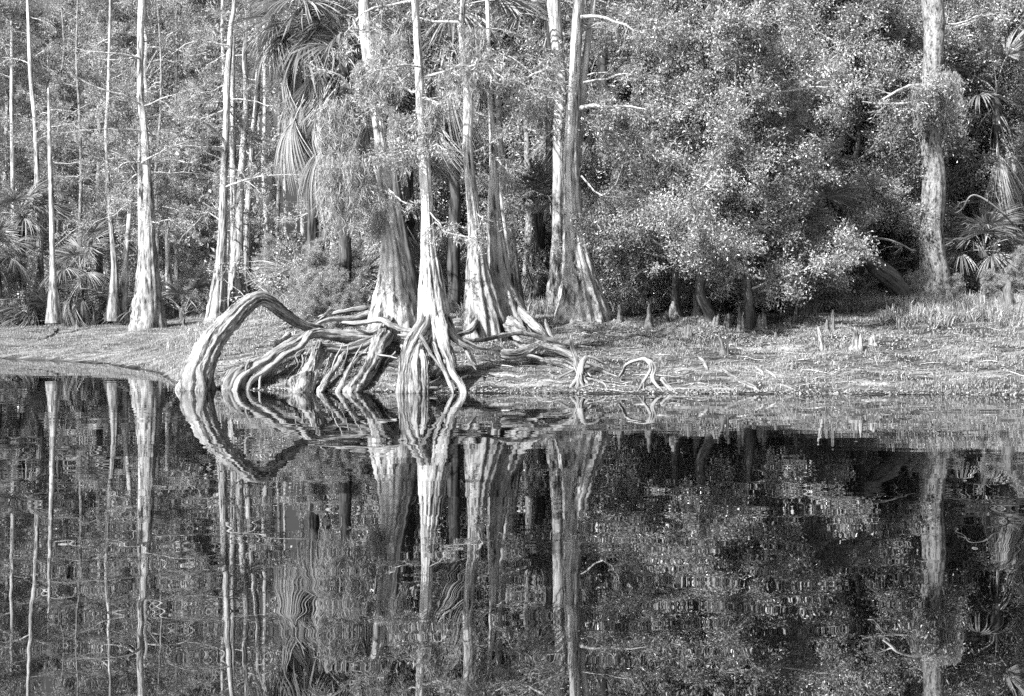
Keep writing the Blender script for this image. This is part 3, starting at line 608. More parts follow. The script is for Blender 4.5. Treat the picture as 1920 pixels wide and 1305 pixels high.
def broadleaf(seed, H=11.0, rad=2.9, z0=1.2, limbs=36, leafn=44, size=.10, lmat=None, bmat=None, asp=.42):
    """trunk and crown meshes at the origin, unlinked masters"""
    rng = np.random.default_rng(seed)
    t = MB()
    zz = np.array([-.3, 0, 1.2, 3, 5, 7.5, H * .95]); P = np.stack([np.cumsum(rng.normal(0, .18, 7)), np.cumsum(rng.normal(0, .12, 7)), zz], 1); P[:2, :2] = 0
    R = np.array([.26, .2, .15, .13, .1, .07, .02]) * H / 11
    limb(t, P, R, rng, nseg=14, step=.25, k=4, amp=.1, wob=.03)
    tr = t.build("trunk", [bmat or M_DARK])
    C, RR = resample(P, R, .3)
    K = 8; BP, BR = [], []
    for i in range(limbs):
        u = (i + rng.uniform(0, 1)) / limbs; z = z0 + u * (H - z0 - .4)
        c = np.array([np.interp(z, C[:, 2], C[:, j]) for j in range(3)]); a = rng.uniform(0, 6.283)
        Lr = rad * (0.55 + .6 * math.sin(math.pi * min(1, .25 + u * .75))) * rng.uniform(.45, 1.35)
        D = np.array([math.cos(a), math.sin(a), rng.uniform(-.1, .5) + .3 * u]); pp = [c]
        for k in range(K - 1):
            D = D + rng.normal(size=3) * .2; D /= np.linalg.norm(D); pp.append(pp[-1] + D * Lr / (K - 1))
        BP.append(pp); BR.append(np.linspace(.05, .012, K))
    BP = np.array(BP); BR = np.array(BR)
    mb = MB(); tubes(mb, BP, BR, 5, 0, .9)
    P2, R2 = grow(rng, BP, BR, 9, .15, 1, rad * .5, (.4, 1.2), up=.05, K=6, wig=.32, rmax=.024, rmin=.01)
    tubes(mb, P2, R2, 3, 0, .9)
    P3, R3 = grow(rng, P2, R2, 7, .1, 1, rad * .26, (.4, 1.2), K=5, wig=.35, rmax=.010, rmin=.006, taper=.2)
    tubes(mb, P3, R3, 3, 0, .9)
    leaves(mb, rng, P3, leafn, size, asp, .10, 1, 0, facing=.4)
    cr = mb.build("crown", [M_TWIG, lmat or M_LEAF])
    return [tr, cr]

def unlink(objs):
    for o in objs: scene.collection.objects.unlink(o)
    return objs
BL = [unlink(broadleaf(100 + i)) for i in range(4)]
GR = "leafy evergreen oaks in the thicket on the right"
oaks = [(1190, 50.0, 1.0, "leafy evergreen tree just right of the forked cypress", 0), (1272, 45.4, .78, "leafy evergreen tree overhanging the row of dark knees", 1),
        (1335, 44.0, .88, "full leafy evergreen tree in the middle of the right thicket", 2), (1405, 43.6, .86, "leafy evergreen tree with bare looping limbs over the shaded knees", 3),
        (1475, 46.2, .78, "leafy evergreen tree left of the black hollow", 0), (1585, 53.5, 1.0, "leafy evergreen tree left of the grey oak trunk", 1), (1640, 54.5, .9, "smaller leafy evergreen tree touching the black trunk", 2),
        (1215, 53.5, 1.1, "tall leafy evergreen tree second row behind the leaning mossy trunk", 3), (1300, 54.0, 1.1, "tall leafy evergreen tree in the second row behind the right thicket", 2), (1390, 54.0, 1.12, "tall leafy evergreen tree in the second row behind the middle of the thicket", 1),
        (1470, 55.0, 1.12, "tall leafy evergreen tree behind the black hollow", 3), (1560, 55.5, 1.1, "tall leafy evergreen tree above the black hollow, second row", 0),
        (1680, 57.0, 1.1, "leafy evergreen tree behind the black trunk beside the grey oak", 0), (1815, 58.0, 1.0, "leafy evergreen tree right behind the grey oak trunk", 1),
        (1885, 58.5, 1.05, "leafy evergreen tree near the right edge behind the lichened trunk", 2), (1115, 57.0, 1.1, "leafy evergreen tree deep behind the forked cypress", 3)]
for i, (x, d, sc, lb, v) in enumerate(oaks):
    copy_tree(BL[v], "evergreen_oak", gd(x, d), i * 1.9, sc, lb, GR)

for i, (x, d, sc, lb) in enumerate([(560, 50, .12, "low leafy shrub in the clearing behind the root arch"), (604, 44.8, .19, "low leafy shrub at the foot of the great dead palm skirt"), (640, 44.2, .14, "bushy shrub just left of the leaning cypress, right of the low leafy shrub"), (668, 47, .17, "small leafy shrub just left of the leaning cypress foot"),
        (1005, 51, .2, "low shrub in pale grass between the merged pair and the tall pale cypress"), (1180, 48.5, .18, "low shrub right of the forked cypress foot behind the knees"), (1715, 48.5, .10, "leafy shrub at the left foot of the grey oak"),
        (1790, 48, .09, "leafy shrub at the right foot of the grey oak"), (1850, 47.5, .11, "leafy shrub left of the broken ragged stump"), (1910, 49, .14, "leafy shrub at the right frame edge"), (850, 50, .2, "low shrub between the two front cypresses"),
        (1625, 49.5, .12, "small shrub under the leaning dark limb"), (520, 64, .22, "low shrub right of the close cypress group"), (360, 76, .3, "dark shrub between the big and straight cypresses"), (120, 77, .28, "dark shrub behind the slim twisted cypress"), (10, 76, .3, "dark shrub under the palm fans at the left edge")]):
    r = copy_tree(BL[i % 4][1:], "leafy_shrub", gd(x, d), i * 1.3, sc * 1.2, lb, "low shrubs on the forest floor"); r["category"] = "shrub"; r.location.z -= .25

# background trees, lacy or leafy
LC = []
for i in range(3):
    LC.append(unlink(broadleaf(200 + i, H=16, rad=3.0, z0=1.5, limbs=34, leafn=14, size=.15, lmat=M_LACE, bmat=M_TWIG, asp=.25)))
rng = np.random.default_rng(9)
bgt = []
for x in range(-40, 450, 62): bgt.append((x + rng.uniform(-15, 15), rng.uniform(84, 90), 0))
for x in range(-90, 450, 70): bgt.append((x + rng.uniform(-15, 15), rng.uniform(96, 104), 0))
for x in (715, 780, 820, 850, 930, 1010): bgt.append((x, rng.uniform(58, 64), 1))
for x in (690, 760, 840, 920, 1000, 1080, 1160): bgt.append((x, rng.uniform(70, 76), 0))
for x in range(1150, 2100, 95): bgt.append((x, rng.uniform(66, 72), 1 if x % 2 else 0))
zone = lambda x: ("left wood" if x < 500 else "centre wood" if x < 1100 else "right wood")
MARK = [(-110, "cut by the left frame edge"), (20, "behind the leftmost grey cypress"), (60, "behind the thin pale cypress"), (98, "behind the slim twisted cypress"), (150, "above the hanging palmetto"),
        (205, "behind the slender leaning cypress"), (272, "behind the big two stemmed cypress"), (335, "right of the shaded small cypress"), (405, "behind the straight white cypress"), (455, "behind the close cypress group"), (500, "right of the close cypress group"),
        (600, "behind the great dead palm skirt"), (650, "behind the long moss curtain"), (705, "behind the leaning cypress"), (765, "left of the stilt rooted cypress"), (805, "behind the stilt rooted cypress"), (850, "between the stilt rooted and S bend cypress"), (885, "behind the S bend cypress"),
        (930, "behind the mottled cypress"), (1000, "left of the tall pale cypress"), (1030, "behind the tall pale cypress"), (1085, "behind the thick forked cypress"), (1150, "right of the thick forked cypress"), (1245, "above the low dark knees"), (1340, "above the shaded knees"),
        (1435, "behind the upper right palm"), (1530, "above the black hollow"), (1625, "left of the black trunk"), (1720, "behind the grey oak"), (1815, "right of the grey oak"), (1890, "behind the right edge palm"), (2000, "cut by the right frame edge"), (2100, "just outside the right frame edge")]
used = set()
for i, (x, d, k) in enumerate(bgt):
    src = (LC if k == 0 else BL)[i % 3]
    row = "nearer" if (x < 500 and d < 93) or (500 <= x < 1100 and d < 66.5) else "far"
    mk = min((m_ for m_ in MARK if (row, m_[1]) not in used), key=lambda m_: abs(m_[0] - x))[1]; used.add((row, mk))
    copy_tree(src, "background_tree", gd(x, d), i * 2.3, rng.uniform(.95, 1.15) * (1.2 if 150 < x < 520 else 1.12 if x < 150 else 1.05) * (1.0 if k == 0 else 1.25),
              row + (" lacy grey tree " if k == 0 else " dense leafy tree ") + mk, "trees of the wood behind the bank")

# far wood as one mass
rng = np.random.default_rng(12); mb = MB()
n = 1500
X = np.concatenate([rng.uniform(-70, -20, 500), rng.uniform(-16, 70, 1000)]); Y = np.where(X < -16, rng.uniform(108, 125, n), rng.uniform(78, 100, n))
Z0 = terrain(X, Y); hh = rng.uniform(0, 1, n) * np.where(X < -16, 14, 19); px_ = 960 + F * X / Y; hh = np.where((px_ > 480) & (px_ < 620), hh * .1, hh); hh = np.where((px_ > 60) & (px_ < 175), hh * .8, hh)
D = nrm(np.stack([rng.normal(size=n), rng.normal(size=n), rng.uniform(-.2, 1, n)], 1))
P = np.stack([X, Y, Z0 + hh], 1)[:, None] + D[:, None] * np.linspace(0, 2.8, 6)[None, :, None] + np.cumsum(rng.normal(0, .1, (n, 6, 3)), 1)
R = np.broadcast_to(np.linspace(.06, .02, 6), (n, 6)); tubes(mb, P, R, 3, 0)
P2, R2 = grow(rng, P, R, 8, 0, 1, 1.4, (.4, 1.3), K=5, wig=.3, rmax=.02, rmin=.012); tubes(mb, P2, R2, 3, 0)
leaves(mb, rng, P2, 22, .3, .5, .25, 1, 0)
nt_ = 130; X = rng.uniform(-55, 60, nt_); Y = np.where(X < -16, rng.uniform(104, 120, nt_), rng.uniform(76, 96, nt_)); Z = terrain(X, Y)
P = np.stack([X, Y, Z], 1)[:, None] + np.linspace(0, 1, 6)[None, :, None] * np.array([0, 0, 18]) + np.cumsum(rng.normal(0, .12, (nt_, 6, 3)), 1) * np.array([1, 1, 0])
tubes(mb, P, np.broadcast_to(np.linspace(.16, .08, 6), (nt_, 6)), 6, 0, 1.3)
tag(mb.build("far_wood", [M_TWIG, M_LACE]), "grey mass of twigs and leaves far behind the bank", "wood", kind="stuff")

# ------------------------------------------------------------------ palms
def frond_mesh(seed, dead=False, nb=38, L=1.15, pet=.9):
    """one fan frond along +X from the origin, in the XY plane, drooping to -Z"""
    rng = np.random.default_rng(seed); mb = MB()
    K = 6; s = np.linspace(0, 1, K)
    pet_p = np.stack([s * pet, 0 * s, .12 * np.sin(s * 1.8) - .1 * s ** 2], 1)
    tubes(mb, pet_p[None], np.linspace(.022, .012, K)[None], 4, 0, .8)
    tip = pet_p[-1]; spread = .5 if dead else 1.9
    a = np.linspace(-spread, spread, nb) + rng.normal(0, .05, nb)
    Ks = 6; s = np.linspace(0, 1, Ks)
    Ln = L * (1 - .3 * (np.abs(a) / 2) ** 1.5) * rng.uniform(.85, 1.1, nb)
    dr = rng.uniform(.7, 1.1, nb) * (.9 if dead else .55)
    Cx = np.cos(a)[:, None] * Ln[:, None] * s; Cy = np.sin(a)[:, None] * Ln[:, None] * s
    Cz = -dr[:, None] * Ln[:, None] * s ** 2.2 + .05 * np.sin(a * 9)[:, None] * s
    C = np.stack([Cx, Cy, Cz], -1) + tip
    side = np.stack([-np.sin(a), np.cos(a), 0 * a], -1)[:, None]
    w = (np.array([.010, .019, .021, .017, .011, .002]) * (1.0 if not dead else .85))[None, :, None]
    fold = np.array([0, 0, 1.])[None, None] * w * .5
    V = np.stack([C - side * w + fold, C - fold, C + side * w + fold], 2)    # nb,Ks,3,3
    b = np.arange(nb)[:, None, None] * Ks * 3 + np.arange(Ks - 1)[None, :, None] * 3 + np.arange(2)
    Fq = np.stack([b, b + 1, b + 4, b + 3], -1).reshape(-1, 4)
    mb.add(V, Fq, 0, None, np.repeat(np.clip(rng.uniform(.2, .9, nb), 0, 1), Ks * 3), smooth=False)
    o = mb.build("frond", [M_DEADP if dead else M_PALM]); scene.collection.objects.unlink(o); return o
LIVE = [frond_mesh(300 + i) for i in range(3)]; DEAD = [frond_mesh(310 + i, True) for i in range(3)]

def palm(x, y, d, label, n_live, n_dead, sc=1.0, trunk=True, seed=0, name="cabbage_palm", cat="palm tree", group=None, onground=False, els=(-.3, 1.3), az=None):
    """crown heart at photo pixel (x, y) at depth d"""
    rng = np.random.default_rng(seed); b = gd(x, d); hz = (b[2] + .15) if onground else W(x, y, d)[2]
    e = empty(name, b, label, cat, group)
    if trunk:
        mb = MB(); P = np.array([[0, 0, -.3], [.05, 0, (hz - b[2]) * .5], [0, 0, hz - b[2]]]); limb(mb, P, [.2, .16, .17], rng, nseg=18, step=.1, k=5, amp=.1, knob=.12, twist=.1, tone=.7)
        mb.build("trunk", [M_DARK], e)
    for k in range(n_live + n_dead):
        dead = k >= n_live; src = (DEAD if dead else LIVE)[k % 3]
        f = src.copy(); scene.collection.objects.link(f); f.parent = e
        f.location = (0, 0, hz - b[2] - (rng.uniform(.1, 1.8) * sc if dead and n_dead > 30 else rng.uniform(.1, 1.3) * sc if dead else 0))
        a = rng.uniform(0, 6.283) if az is None else rng.uniform(*az)
        el = rng.uniform(-1.45, -.9) if dead else rng.uniform(*els)
        f.rotation_euler = (rng.uniform(-.5, .5), -el, a); s = sc * rng.uniform(.8, 1.15); f.scale = (s, s, s)
    return e
palm(585, 30, 46.5, "tall cabbage palm with a great skirt of dead fronds left of the leaning cypress", 34, 36, 1.25, seed=1, els=(-1.0, .7))
palm(645, 90, 45.5, "second cabbage palm with dead fronds hanging close behind the leaning cypress", 12, 40, 1.15, seed=2)
palm(850, 20, 47, "cabbage palm with dark hanging fronds between the two front cypresses", 14, 20, 1.4, seed=3)
palm(1030, 40, 52, "cabbage palm behind the tall pale cypress", 12, 10, 1.3, seed=4)
palm(1130, 80, 50, "cabbage palm with dry fronds right of the forked cypress top", 6, 14, 1.2, seed=5)
palm(1410, 70, 49.5, "cabbage palm poking out of the upper right thicket", 14, 8, 1.2, seed=6)
palm(1318, 205, 49.5, "small cabbage palm in the left part of the thicket", 8, 5, 1.0, seed=7)
palm(1868, 175, 56, "cabbage palm with dry hanging skirt at the right edge", 14, 18, 1.4, seed=8)
palm(1120, 395, 50, "cabbage palm drooping beside the forked cypress trunk", 10, 16, 1.2, seed=9)
palm(1010, 400, 50, "low cabbage palm between the merged pair and the tall pale cypress", 16, 5, 1.0, seed=10)
palm(1530, 420, 50.0, "cabbage palm with pale fans beside the black hollow", 12, 6, 1.1, seed=11)
palm(1845, 470, 52, "low palm with bright open fans right of the grey oak", 14, 3, 1.0, seed=12)
palm(40, 405, 77, "cabbage palm with drooping fans at the left edge", 18, 6, 1.15, seed=13)
palm(-5, 485, 75, "cabbage palm with a large bright fan cut by the left frame edge", 14, 6, 1.2, seed=14)
palm(185, 470, 76, "cabbage palm with one bright fan behind the slender leaning cypress", 14, 10, 1.15, seed=15)
palm(150, 505, 74.5, "cabbage palm with fronds hanging to the ground on the left bank", 8, 16, 1.15, seed=16)
palm(765, 300, 50, "cabbage palm hidden behind the leaning cypress trunk", 10, 12, 1.2, seed=17)
GP = "palmettos on the forest floor"
for i, (x, d, sc, lb) in enumerate([(672, 50, 1.1, "palmetto with dry pale fans left of the leaning cypress"), (1055, 51, 1.0, "palmetto behind the foot of the tall pale cypress"), (1390, 49, 1.0, "palmetto in the shade under the leafy thicket"),
        (1290, 50, .9, "palmetto left of the shaded palmetto under the thicket"), (1500, 48.5, .9, "palmetto at the edge of the black hollow"), (1640, 53, 1.0, "palmetto under the leaning dark limb"), (1810, 53, .9, "palmetto at the right foot of the grey oak"),
        (240, 75, 1.4, "palmetto behind the big two stemmed cypress on its left"), (345, 75, 1.4, "dark palmetto right of the big two stemmed cypress"), (380, 77, 1.4, "shaded palmetto left of the close group"), (95, 76, 1.4, "palmetto behind the slim twisted cypress"),
        (560, 62, 1.3, "palmetto in the clearing behind the root arch"), (640, 58, 1.2, "palmetto behind the dry pale palmetto"), (850, 50, 1.0, "palmetto between the front cypresses"), (1900, 52, 1.0, "palmetto at the right edge"), (500, 70, 1.4, "palmetto right of the close group")]):
    palm(x, 0, d, lb, 11, 2, sc, trunk=False, seed=30 + i, name="palmetto", cat="palmetto", group=GP, onground=True, els=(.1, 1.2))

# ------------------------------------------------------------------ hanging moss
def moss(x, y, d, w, h, label, n=26, seed=0, dens=1.0):
    """curtain of moss: strands hang from (x,y) over w px width and h px length"""
    rng = np.random.default_rng(seed + 700); c = W(x, y, d); k = d / F
    e = MB(); n = int(n * .7)
    K = 9; t = np.linspace(0, 1, K)
    ox = np.clip(rng.normal(0, .24, n), -.5, .5) * w * k; oy = rng.normal(0, .25, n) * w * k * .6; L = h * k * rng.uniform(.35, 1.0, n) * (1 - .25 * np.abs(ox) / (w * k))
    top = np.stack([ox, oy, rng.uniform(-.15, .1, n) * h * k], 1)
    P = top[:, None] + np.stack([0 * t, 0 * t, -t], 1)[None] * L[:, None, None] + np.cumsum(rng.normal(0, .02, (n, K, 3)), 1)
    # curls round every strand
    m = 85; tt = rng.uniform(0, 1, (n, m)); ix = np.clip(tt * (K - 1), 0, K - 1.001); i0 = ix.astype(int); fr = (ix - i0)[..., None]
    r = np.arange(n)[:, None]; C = P[r, i0] * (1 - fr) + P[r, i0 + 1] * fr
    wd = (.065 * np.sin(np.clip(tt, 0.05, .98) * np.pi) ** .6 + .015)[..., None]
    C = (C + rng.normal(size=C.shape) * wd * np.array([1, 1, .5])).reshape(-1, 3); q = len(C)
    D = nrm(rng.normal(size=(q, 3)) * .4 + np.array([0, 0, -1.])); S = nrm(np.cross(D, rng.normal(size=(q, 3))))
    s = rng.uniform(.1, .28, (q, 1)); bend = nrm(rng.normal(size=(q, 3))) * s * .25; wv = S * .006
    A = C; B_ = C + D * s * .5 + bend; E_ = C + D * s
    V = np.stack([A - wv, A + wv, B_ + wv, B_ - wv, E_ + wv * .6, E_ - wv * .6], 1)
    b = np.arange(q)[:, None] * 6; Fq = np.concatenate([b + np.array([0, 1, 2, 3]), b + np.array([3, 2, 4, 5])])
    e.add(V, Fq, 0, None, np.repeat(rng.uniform(.1, .9, q), 6), smooth=False)
    o = e.build("hanging_moss", [M_MOSS]); o.location = c
    return tag(o, label, "hanging moss", "clumps of hanging moss")
moss(632, 195, 40.0, 66, 190, "long moss curtain left of the leaning cypress under the palm skirt", 70, 1)
moss(650, 300, 39.3, 70, 160, "broad moss sheet draped from the lower branch of the leaning cypress", 70, 2)
moss(615, 330, 39.6, 40, 120, "moss tuft at the tip of the drooping branch", 24, 3)
moss(690, 112, 40.2, 40, 80, "moss bundle wrapped over the leaning cypress where its trunk is hidden", 44, 4)
moss(540, 50, 47, 34, 130, "moss beard hanging on the palm skirt, left one", 24, 5)
moss(600, 20, 46.5, 46, 150, "moss beard hanging on the palm skirt, right one", 34, 6)
moss(808, 195, 36.8, 22, 100, "moss strip clinging to the right side of the front cypress", 26, 7)
moss(730, 60, 39.5, 60, 120, "moss hanging between the leaning and front cypress tops", 36, 8)
moss(748, 215, 40.5, 40, 110, "moss hanging right of the leaning cypress middle", 30, 9)
moss(890, 60, 40.8, 50, 120, "moss hanging right of the S bend cypress top", 34, 10)
moss(1765, 140, 50.6, 62, 90, "pale moss collar round the grey oak trunk", 120, 11)
moss(1722, 160, 50.3, 26, 90, "moss hanging from the stub branch left of the grey oak", 20, 12)
moss(706, 390, 40.6, 14, 60, "small moss patch on the leaning cypress trunk", 20, 13)
moss(905, 100, 42, 30, 90, "moss tuft between the merged pair tops", 18, 14)

# ------------------------------------------------------------------ knees, stumps, loose roots
def knee(x, y, hpx, wpx, label, seed=0, mat=None, name="cypress_knee", cat="cypress knee", group="cypress knees on the shaded bank", lean=0.0, forks=0, tone=.6):
    rng = np.random.default_rng(seed + 900); b = gp(x, y); d = b[1]; h = hpx * (.85 if name == 'cypress_knee' else 1) / F * d; w = wpx / F * d
    mb = MB(); u = np.linspace(0, 1, 7)
    P = np.stack([lean * h * u + rng.normal(0, .03, 7) * h * u, rng.normal(0, .02, 7) * h, -.08 + (h + .08) * u], 1)
    R = w / 2 * np.array([1.3, 1.0, .72, .6, .52, .42, .22]) * rng.uniform(.88, 1.12, 7)
    limb(mb, P, R, rng, nseg=22, step=.03, k=6, amps=[.35, .25, .15, .12, .1], knob=.08, tone=tone)
    for i in range(forks + (rng.integers(0, 3) if name == 'cypress_knee' else 0)):
        a = rng.uniform(0, 6.28); q = np.array([math.cos(a) * w * .45, math.sin(a) * w * .4, 0]); hh = h * rng.uniform(.5, .85)
        limb(mb, np.array([q + [0, 0, -.06], q * .9 + [0, 0, hh * .5], q * .85 + [0, 0, hh]]), np.array([.5, .34, .1]) * w * .6, rng, nseg=14, step=.04, k=4, amp=.2, tone=tone)
    o = mb.build(name, [mat or M_OAK]); o.location = b; o.rotation_euler = (rng.normal(0, .06), rng.normal(0, .07), 0); return tag(o, label, cat, group)
KN = [(1163, 604, 38, 15, "pointed knee just right of the forked cypress foot"), (1216, 614, 52, 18, "tall slim knee with spread foot, second right of the forked cypress"),
      (1250, 605, 26, 16, "low knee right of the tall slim knee"), (1268, 600, 42, 22, "rounded pale knee in front of the dark palmetto"), (1305, 592, 50, 16, "dark upright knee below the looping limb"),
      (1290, 632, 28, 14, "blackened knee nearest the water in the shaded patch"), (1252, 645, 16, 12, "tiny knee in front of the shaded patch"), (1262, 652, 14, 12, "tiny lit knee beside the tiny front knee"),
      (1365, 618, 36, 16, "dark knee in the middle of the shaded patch"), (1388, 622, 58, 14, "tall thin knee in the middle of the shaded patch"), (1343, 610, 26, 14, "short leaning knee left of the middle shaded knees"),
      (1400, 590, 30, 24, "squat pale knee behind the tall thin knee"), (1430, 618, 40, 20, "stout lit knee at the right end of the shaded patch"), (1455, 634, 14, 12, "tiny round knee right of the stout lit knee"),
      (1385, 570, 46, 12, "thin black knee against the thicket"), (1492, 600, 44, 10, "slender black knee right of the shaded patch"), (1505, 590, 40, 20, "dark ragged knee under the twiggy limb"),
      (1525, 585, 46, 18, "grey ragged knee next to the dark ragged knee"), (1550, 570, 24, 8, "small thin knee by the black hollow"), (848, 583, 60, 14, "pointed knee behind between the front cypresses"),
      (340, 604, 32, 8, "thin knee right of the big two stemmed cypress"), (62, 598, 14, 8, "tiny knee on the far left grass"), (202, 600, 16, 6, "small knee left of the leaning slender cypress"), (345, 612, 20, 10, "squat knee by the big cypress on its right"),
      (1843, 605, 30, 12, "pale knee in the tall grass at right"), (1688, 622, 30, 8, "thin pale knee below the grey oak"), (1562, 620, 46, 10, "broken leaning knee with pale split side"), (1550, 622, 26, 12, "dark low knee beside the broken leaning knee")]
for i, k in enumerate(KN): knee(*k, seed=i, mat=M_OAK)
GS = "stumps on the right bank"
knee(1604, 655, 36, 22, "jagged pale stump on the right bank, widest of the three", 50, M_CYP, "tree_stump", "stump", GS, forks=4)
knee(1543, 656, 44, 14, "tall narrow pale stump left of the jagged stump", 51, M_CYP, "tree_stump", "stump", GS, forks=2)
knee(1637, 646, 18, 16, "low splintered wood bit right of the jagged stump", 52, M_CYP, "tree_stump", "stump", GS, forks=3)
knee(1358, 664, 36, 14, "pale leaning stump between the shaded patch and the water", 53, M_ROOT, "tree_stump", "stump", GS, lean=-.3, forks=1)
knee(1892, 585, 62, 30, "broken ragged stump near the right edge", 54, M_OAK, "tree_stump", "stump", GS, forks=5)
knee(1716, 570, 60, 24, "split stump in the bushes left of the grey oak", 55, M_OAK, "tree_stump", "stump", GS, forks=2)

def loose(name, label, cat, strands, group=None, mat=None, seed=0, lift=0.0):
    """driftwood: strands of (x, y, dd, w) px; depth from the ground under the first point"""
    rng = np.random.default_rng(seed + 1200); mb = MB(); b = None
    for st in strands:
        pts = []
        for (x, y, d, w) in st: pts.append(unbury(x, y, d, w) if d < 45 else (x, y, d, w))
        P, R = px_path(pts)
        if b is None: b = P[0]
        limb(mb, P, R, rng, nseg=14, step=.06, k=3, amp=.2, twist=.6, knob=.12, wob=.02, rnd=True)
    b = np.array([b[0], b[1], tz(b[0], b[1])])
    me = mb.build(name, [mat or M_ROOT], None, b); me.location = b
    return tag(me, label, cat, group)
GL = "weathered roots along the waterline"
loose("root_stump", "claw shaped root stump with a spike at the water's edge", "root", [
    [(1069, 626, 37.6, 3), (1073, 645, 37.5, 8), (1079, 668, 37.3, 11), (1084, 692, 37.0, 12), (1086, 705, 36.8, 12)],
    [(1100, 667, 36.9, 9), (1092, 685, 36.7, 12), (1084, 705, 36.5, 12), (1072, 722, 36.2, 7), (1062, 742, 35.9, 5)],
    [(1086, 700, 36.5, 8), (1083, 720, 36.2, 6), (1080, 742, 35.9, 4)], [(1087, 700, 36.5, 8), (1092, 718, 36.2, 6), (1102, 740, 35.9, 4)], [(1090, 702, 36.6, 6), (1100, 718, 36.4, 5), (1115, 735, 36.1, 3)],
    [(1094, 690, 36.8, 5), (1102, 700, 36.7, 4), (1108, 706, 36.6, 3)], [(1100, 668, 36.9, 7), (1118, 675, 37.0, 5), (1135, 684, 37.1, 3)],
    [(1098, 678, 37.2, 8), (1115, 686, 37.2, 8), (1138, 700, 37.2, 6), (1158, 706, 37.1, 4)], [(1080, 690, 37, 5), (1062, 700, 37, 4), (1045, 708, 37, 3), (1028, 711, 37.0, 2)],
    [(1098, 708, 36.6, 3), (1125, 715, 36.5, 4), (1150, 726, 36.2, 3), (1178, 738, 35.8, 3)], [(1110, 712, 36.5, 2), (1130, 720, 36.4, 3), (1140, 733, 36.1, 2)]], GL, seed=1)
loose("arched_root", "small arching root with legs in the shallows", "root", [
    [(1160, 708, 36.8, 5), (1167, 698, 36.7, 6), (1173, 685, 36.6, 6), (1190, 677, 36.5, 6), (1206, 674, 36.4, 8), (1216, 680, 36.3, 7), (1219, 692, 36.3, 6), (1212, 706, 36.2, 6), (1203, 720, 36.0, 6), (1190, 741, 35.7, 4)],
    [(1206, 673, 36.4, 8), (1220, 679, 36.3, 8), (1226, 690, 36.2, 9), (1224, 704, 36.1, 8), (1225, 715, 36.0, 7), (1236, 728, 35.8, 6), (1246, 742, 35.6, 5)], [(1206, 716, 36.1, 5), (1207, 728, 35.9, 4), (1210, 741, 35.7, 3)],
    [(1204, 722, 36, 4), (1196, 732, 35.8, 3), (1203, 741, 35.7, 3)]], GL, seed=2)
loose("root_piece", "short thick driftwood piece right of the small arching root", "root", [[(1236, 705, 36.4, 5), (1243, 714, 36.2, 9), (1252, 724, 36.0, 10), (1261, 734, 35.8, 9), (1270, 742, 35.6, 4)]], GL, seed=3)
g = lambda x, y, w, up=0: (x, y, gp(x, y)[1] - up, w)
loose("long_root", "long wavering root lying across the bank and down to the water", "root", [
    [g(1235, 698, 3), g(1255, 694, 4), g(1280, 690, 5, .05), g(1310, 692, 6, .05), g(1340, 690, 5, .05), g(1360, 696, 6, .1), g(1380, 708, 8, .1), g(1402, 722, 10, .1), g(1418, 732, 6, .05), g(1425, 735, 4)],
    [g(1262, 698, 4), g(1285, 693, 4), g(1310, 697, 4), g(1325, 698, 3)], [g(1308, 668, 2, .2), g(1316, 675, 8, .15), g(1322, 684, 8, .1), g(1328, 694, 5)]], GL, seed=4)
loose("root_piece", "thin crossed twigs of driftwood at the waterline below the long root", "root", [[g(1322, 735, 3), g(1350, 729, 3, .05), g(1380, 731, 4, .05), g(1408, 735, 3)], [g(1330, 726, 3), g(1350, 724, 4, .1), g(1365, 729, 4, .05), g(1378, 736, 3)], [g(1345, 732, 2), g(1360, 726, 3, .1), g(1372, 722, 2, .1)]], GL, seed=5)
loose("root_piece", "low curved root with a stub at the waterline, farthest right", "root", [[g(1431, 733, 4), g(1444, 725, 6, .1), g(1458, 722, 6, .12), g(1475, 727, 5, .08), g(1492, 733, 3)], [g(1449, 733, 5), g(1448, 724, 5, .1), g(1449, 719, 3, .1)]], GL, seed=6)
loose("root_piece", "slanting pair of grey root stubs above the low curved root", "root", [[g(1419, 690, 4, .1), g(1428, 698, 6, .1), g(1438, 708, 4)], [g(1432, 690, 4, .1), g(1442, 698, 7, .1), g(1455, 707, 4)], [g(1448, 690, 3), g(1460, 698, 4), g(1468, 702, 2)]], GL, seed=7)
loose("fallen_branch", "dark forked dead branch lying on the left grass", "branch", [[g(68, 640, 4), g(85, 634, 8, .15), g(98, 628, 6, .3), g(108, 615, 2, .5)], [g(75, 638, 4), g(95, 636, 4), g(112, 632, 3)], [g(66, 646, 3), g(78, 655, 4), g(86, 657, 2)]], None, M_DARK, 8)
loose("fallen_log", "pale fallen branch lying on the ground far right", "branch", [[g(1815, 604, 5), g(1850, 606, 6), g(1900, 605, 5)]], None, M_OAK, 9)
loose("leaning_limb", "thick dark limb slanting down left of the grey oak", "branch", [[(1598, 452, 47.2, 14), (1622, 478, 47.3, 26), (1645, 500, 47.5, 36), (1668, 520, 47.8, 38), (1690, 550, 48.2, 34), (1700, 590, 48.5, 40)]], None, M_DARK, 10)
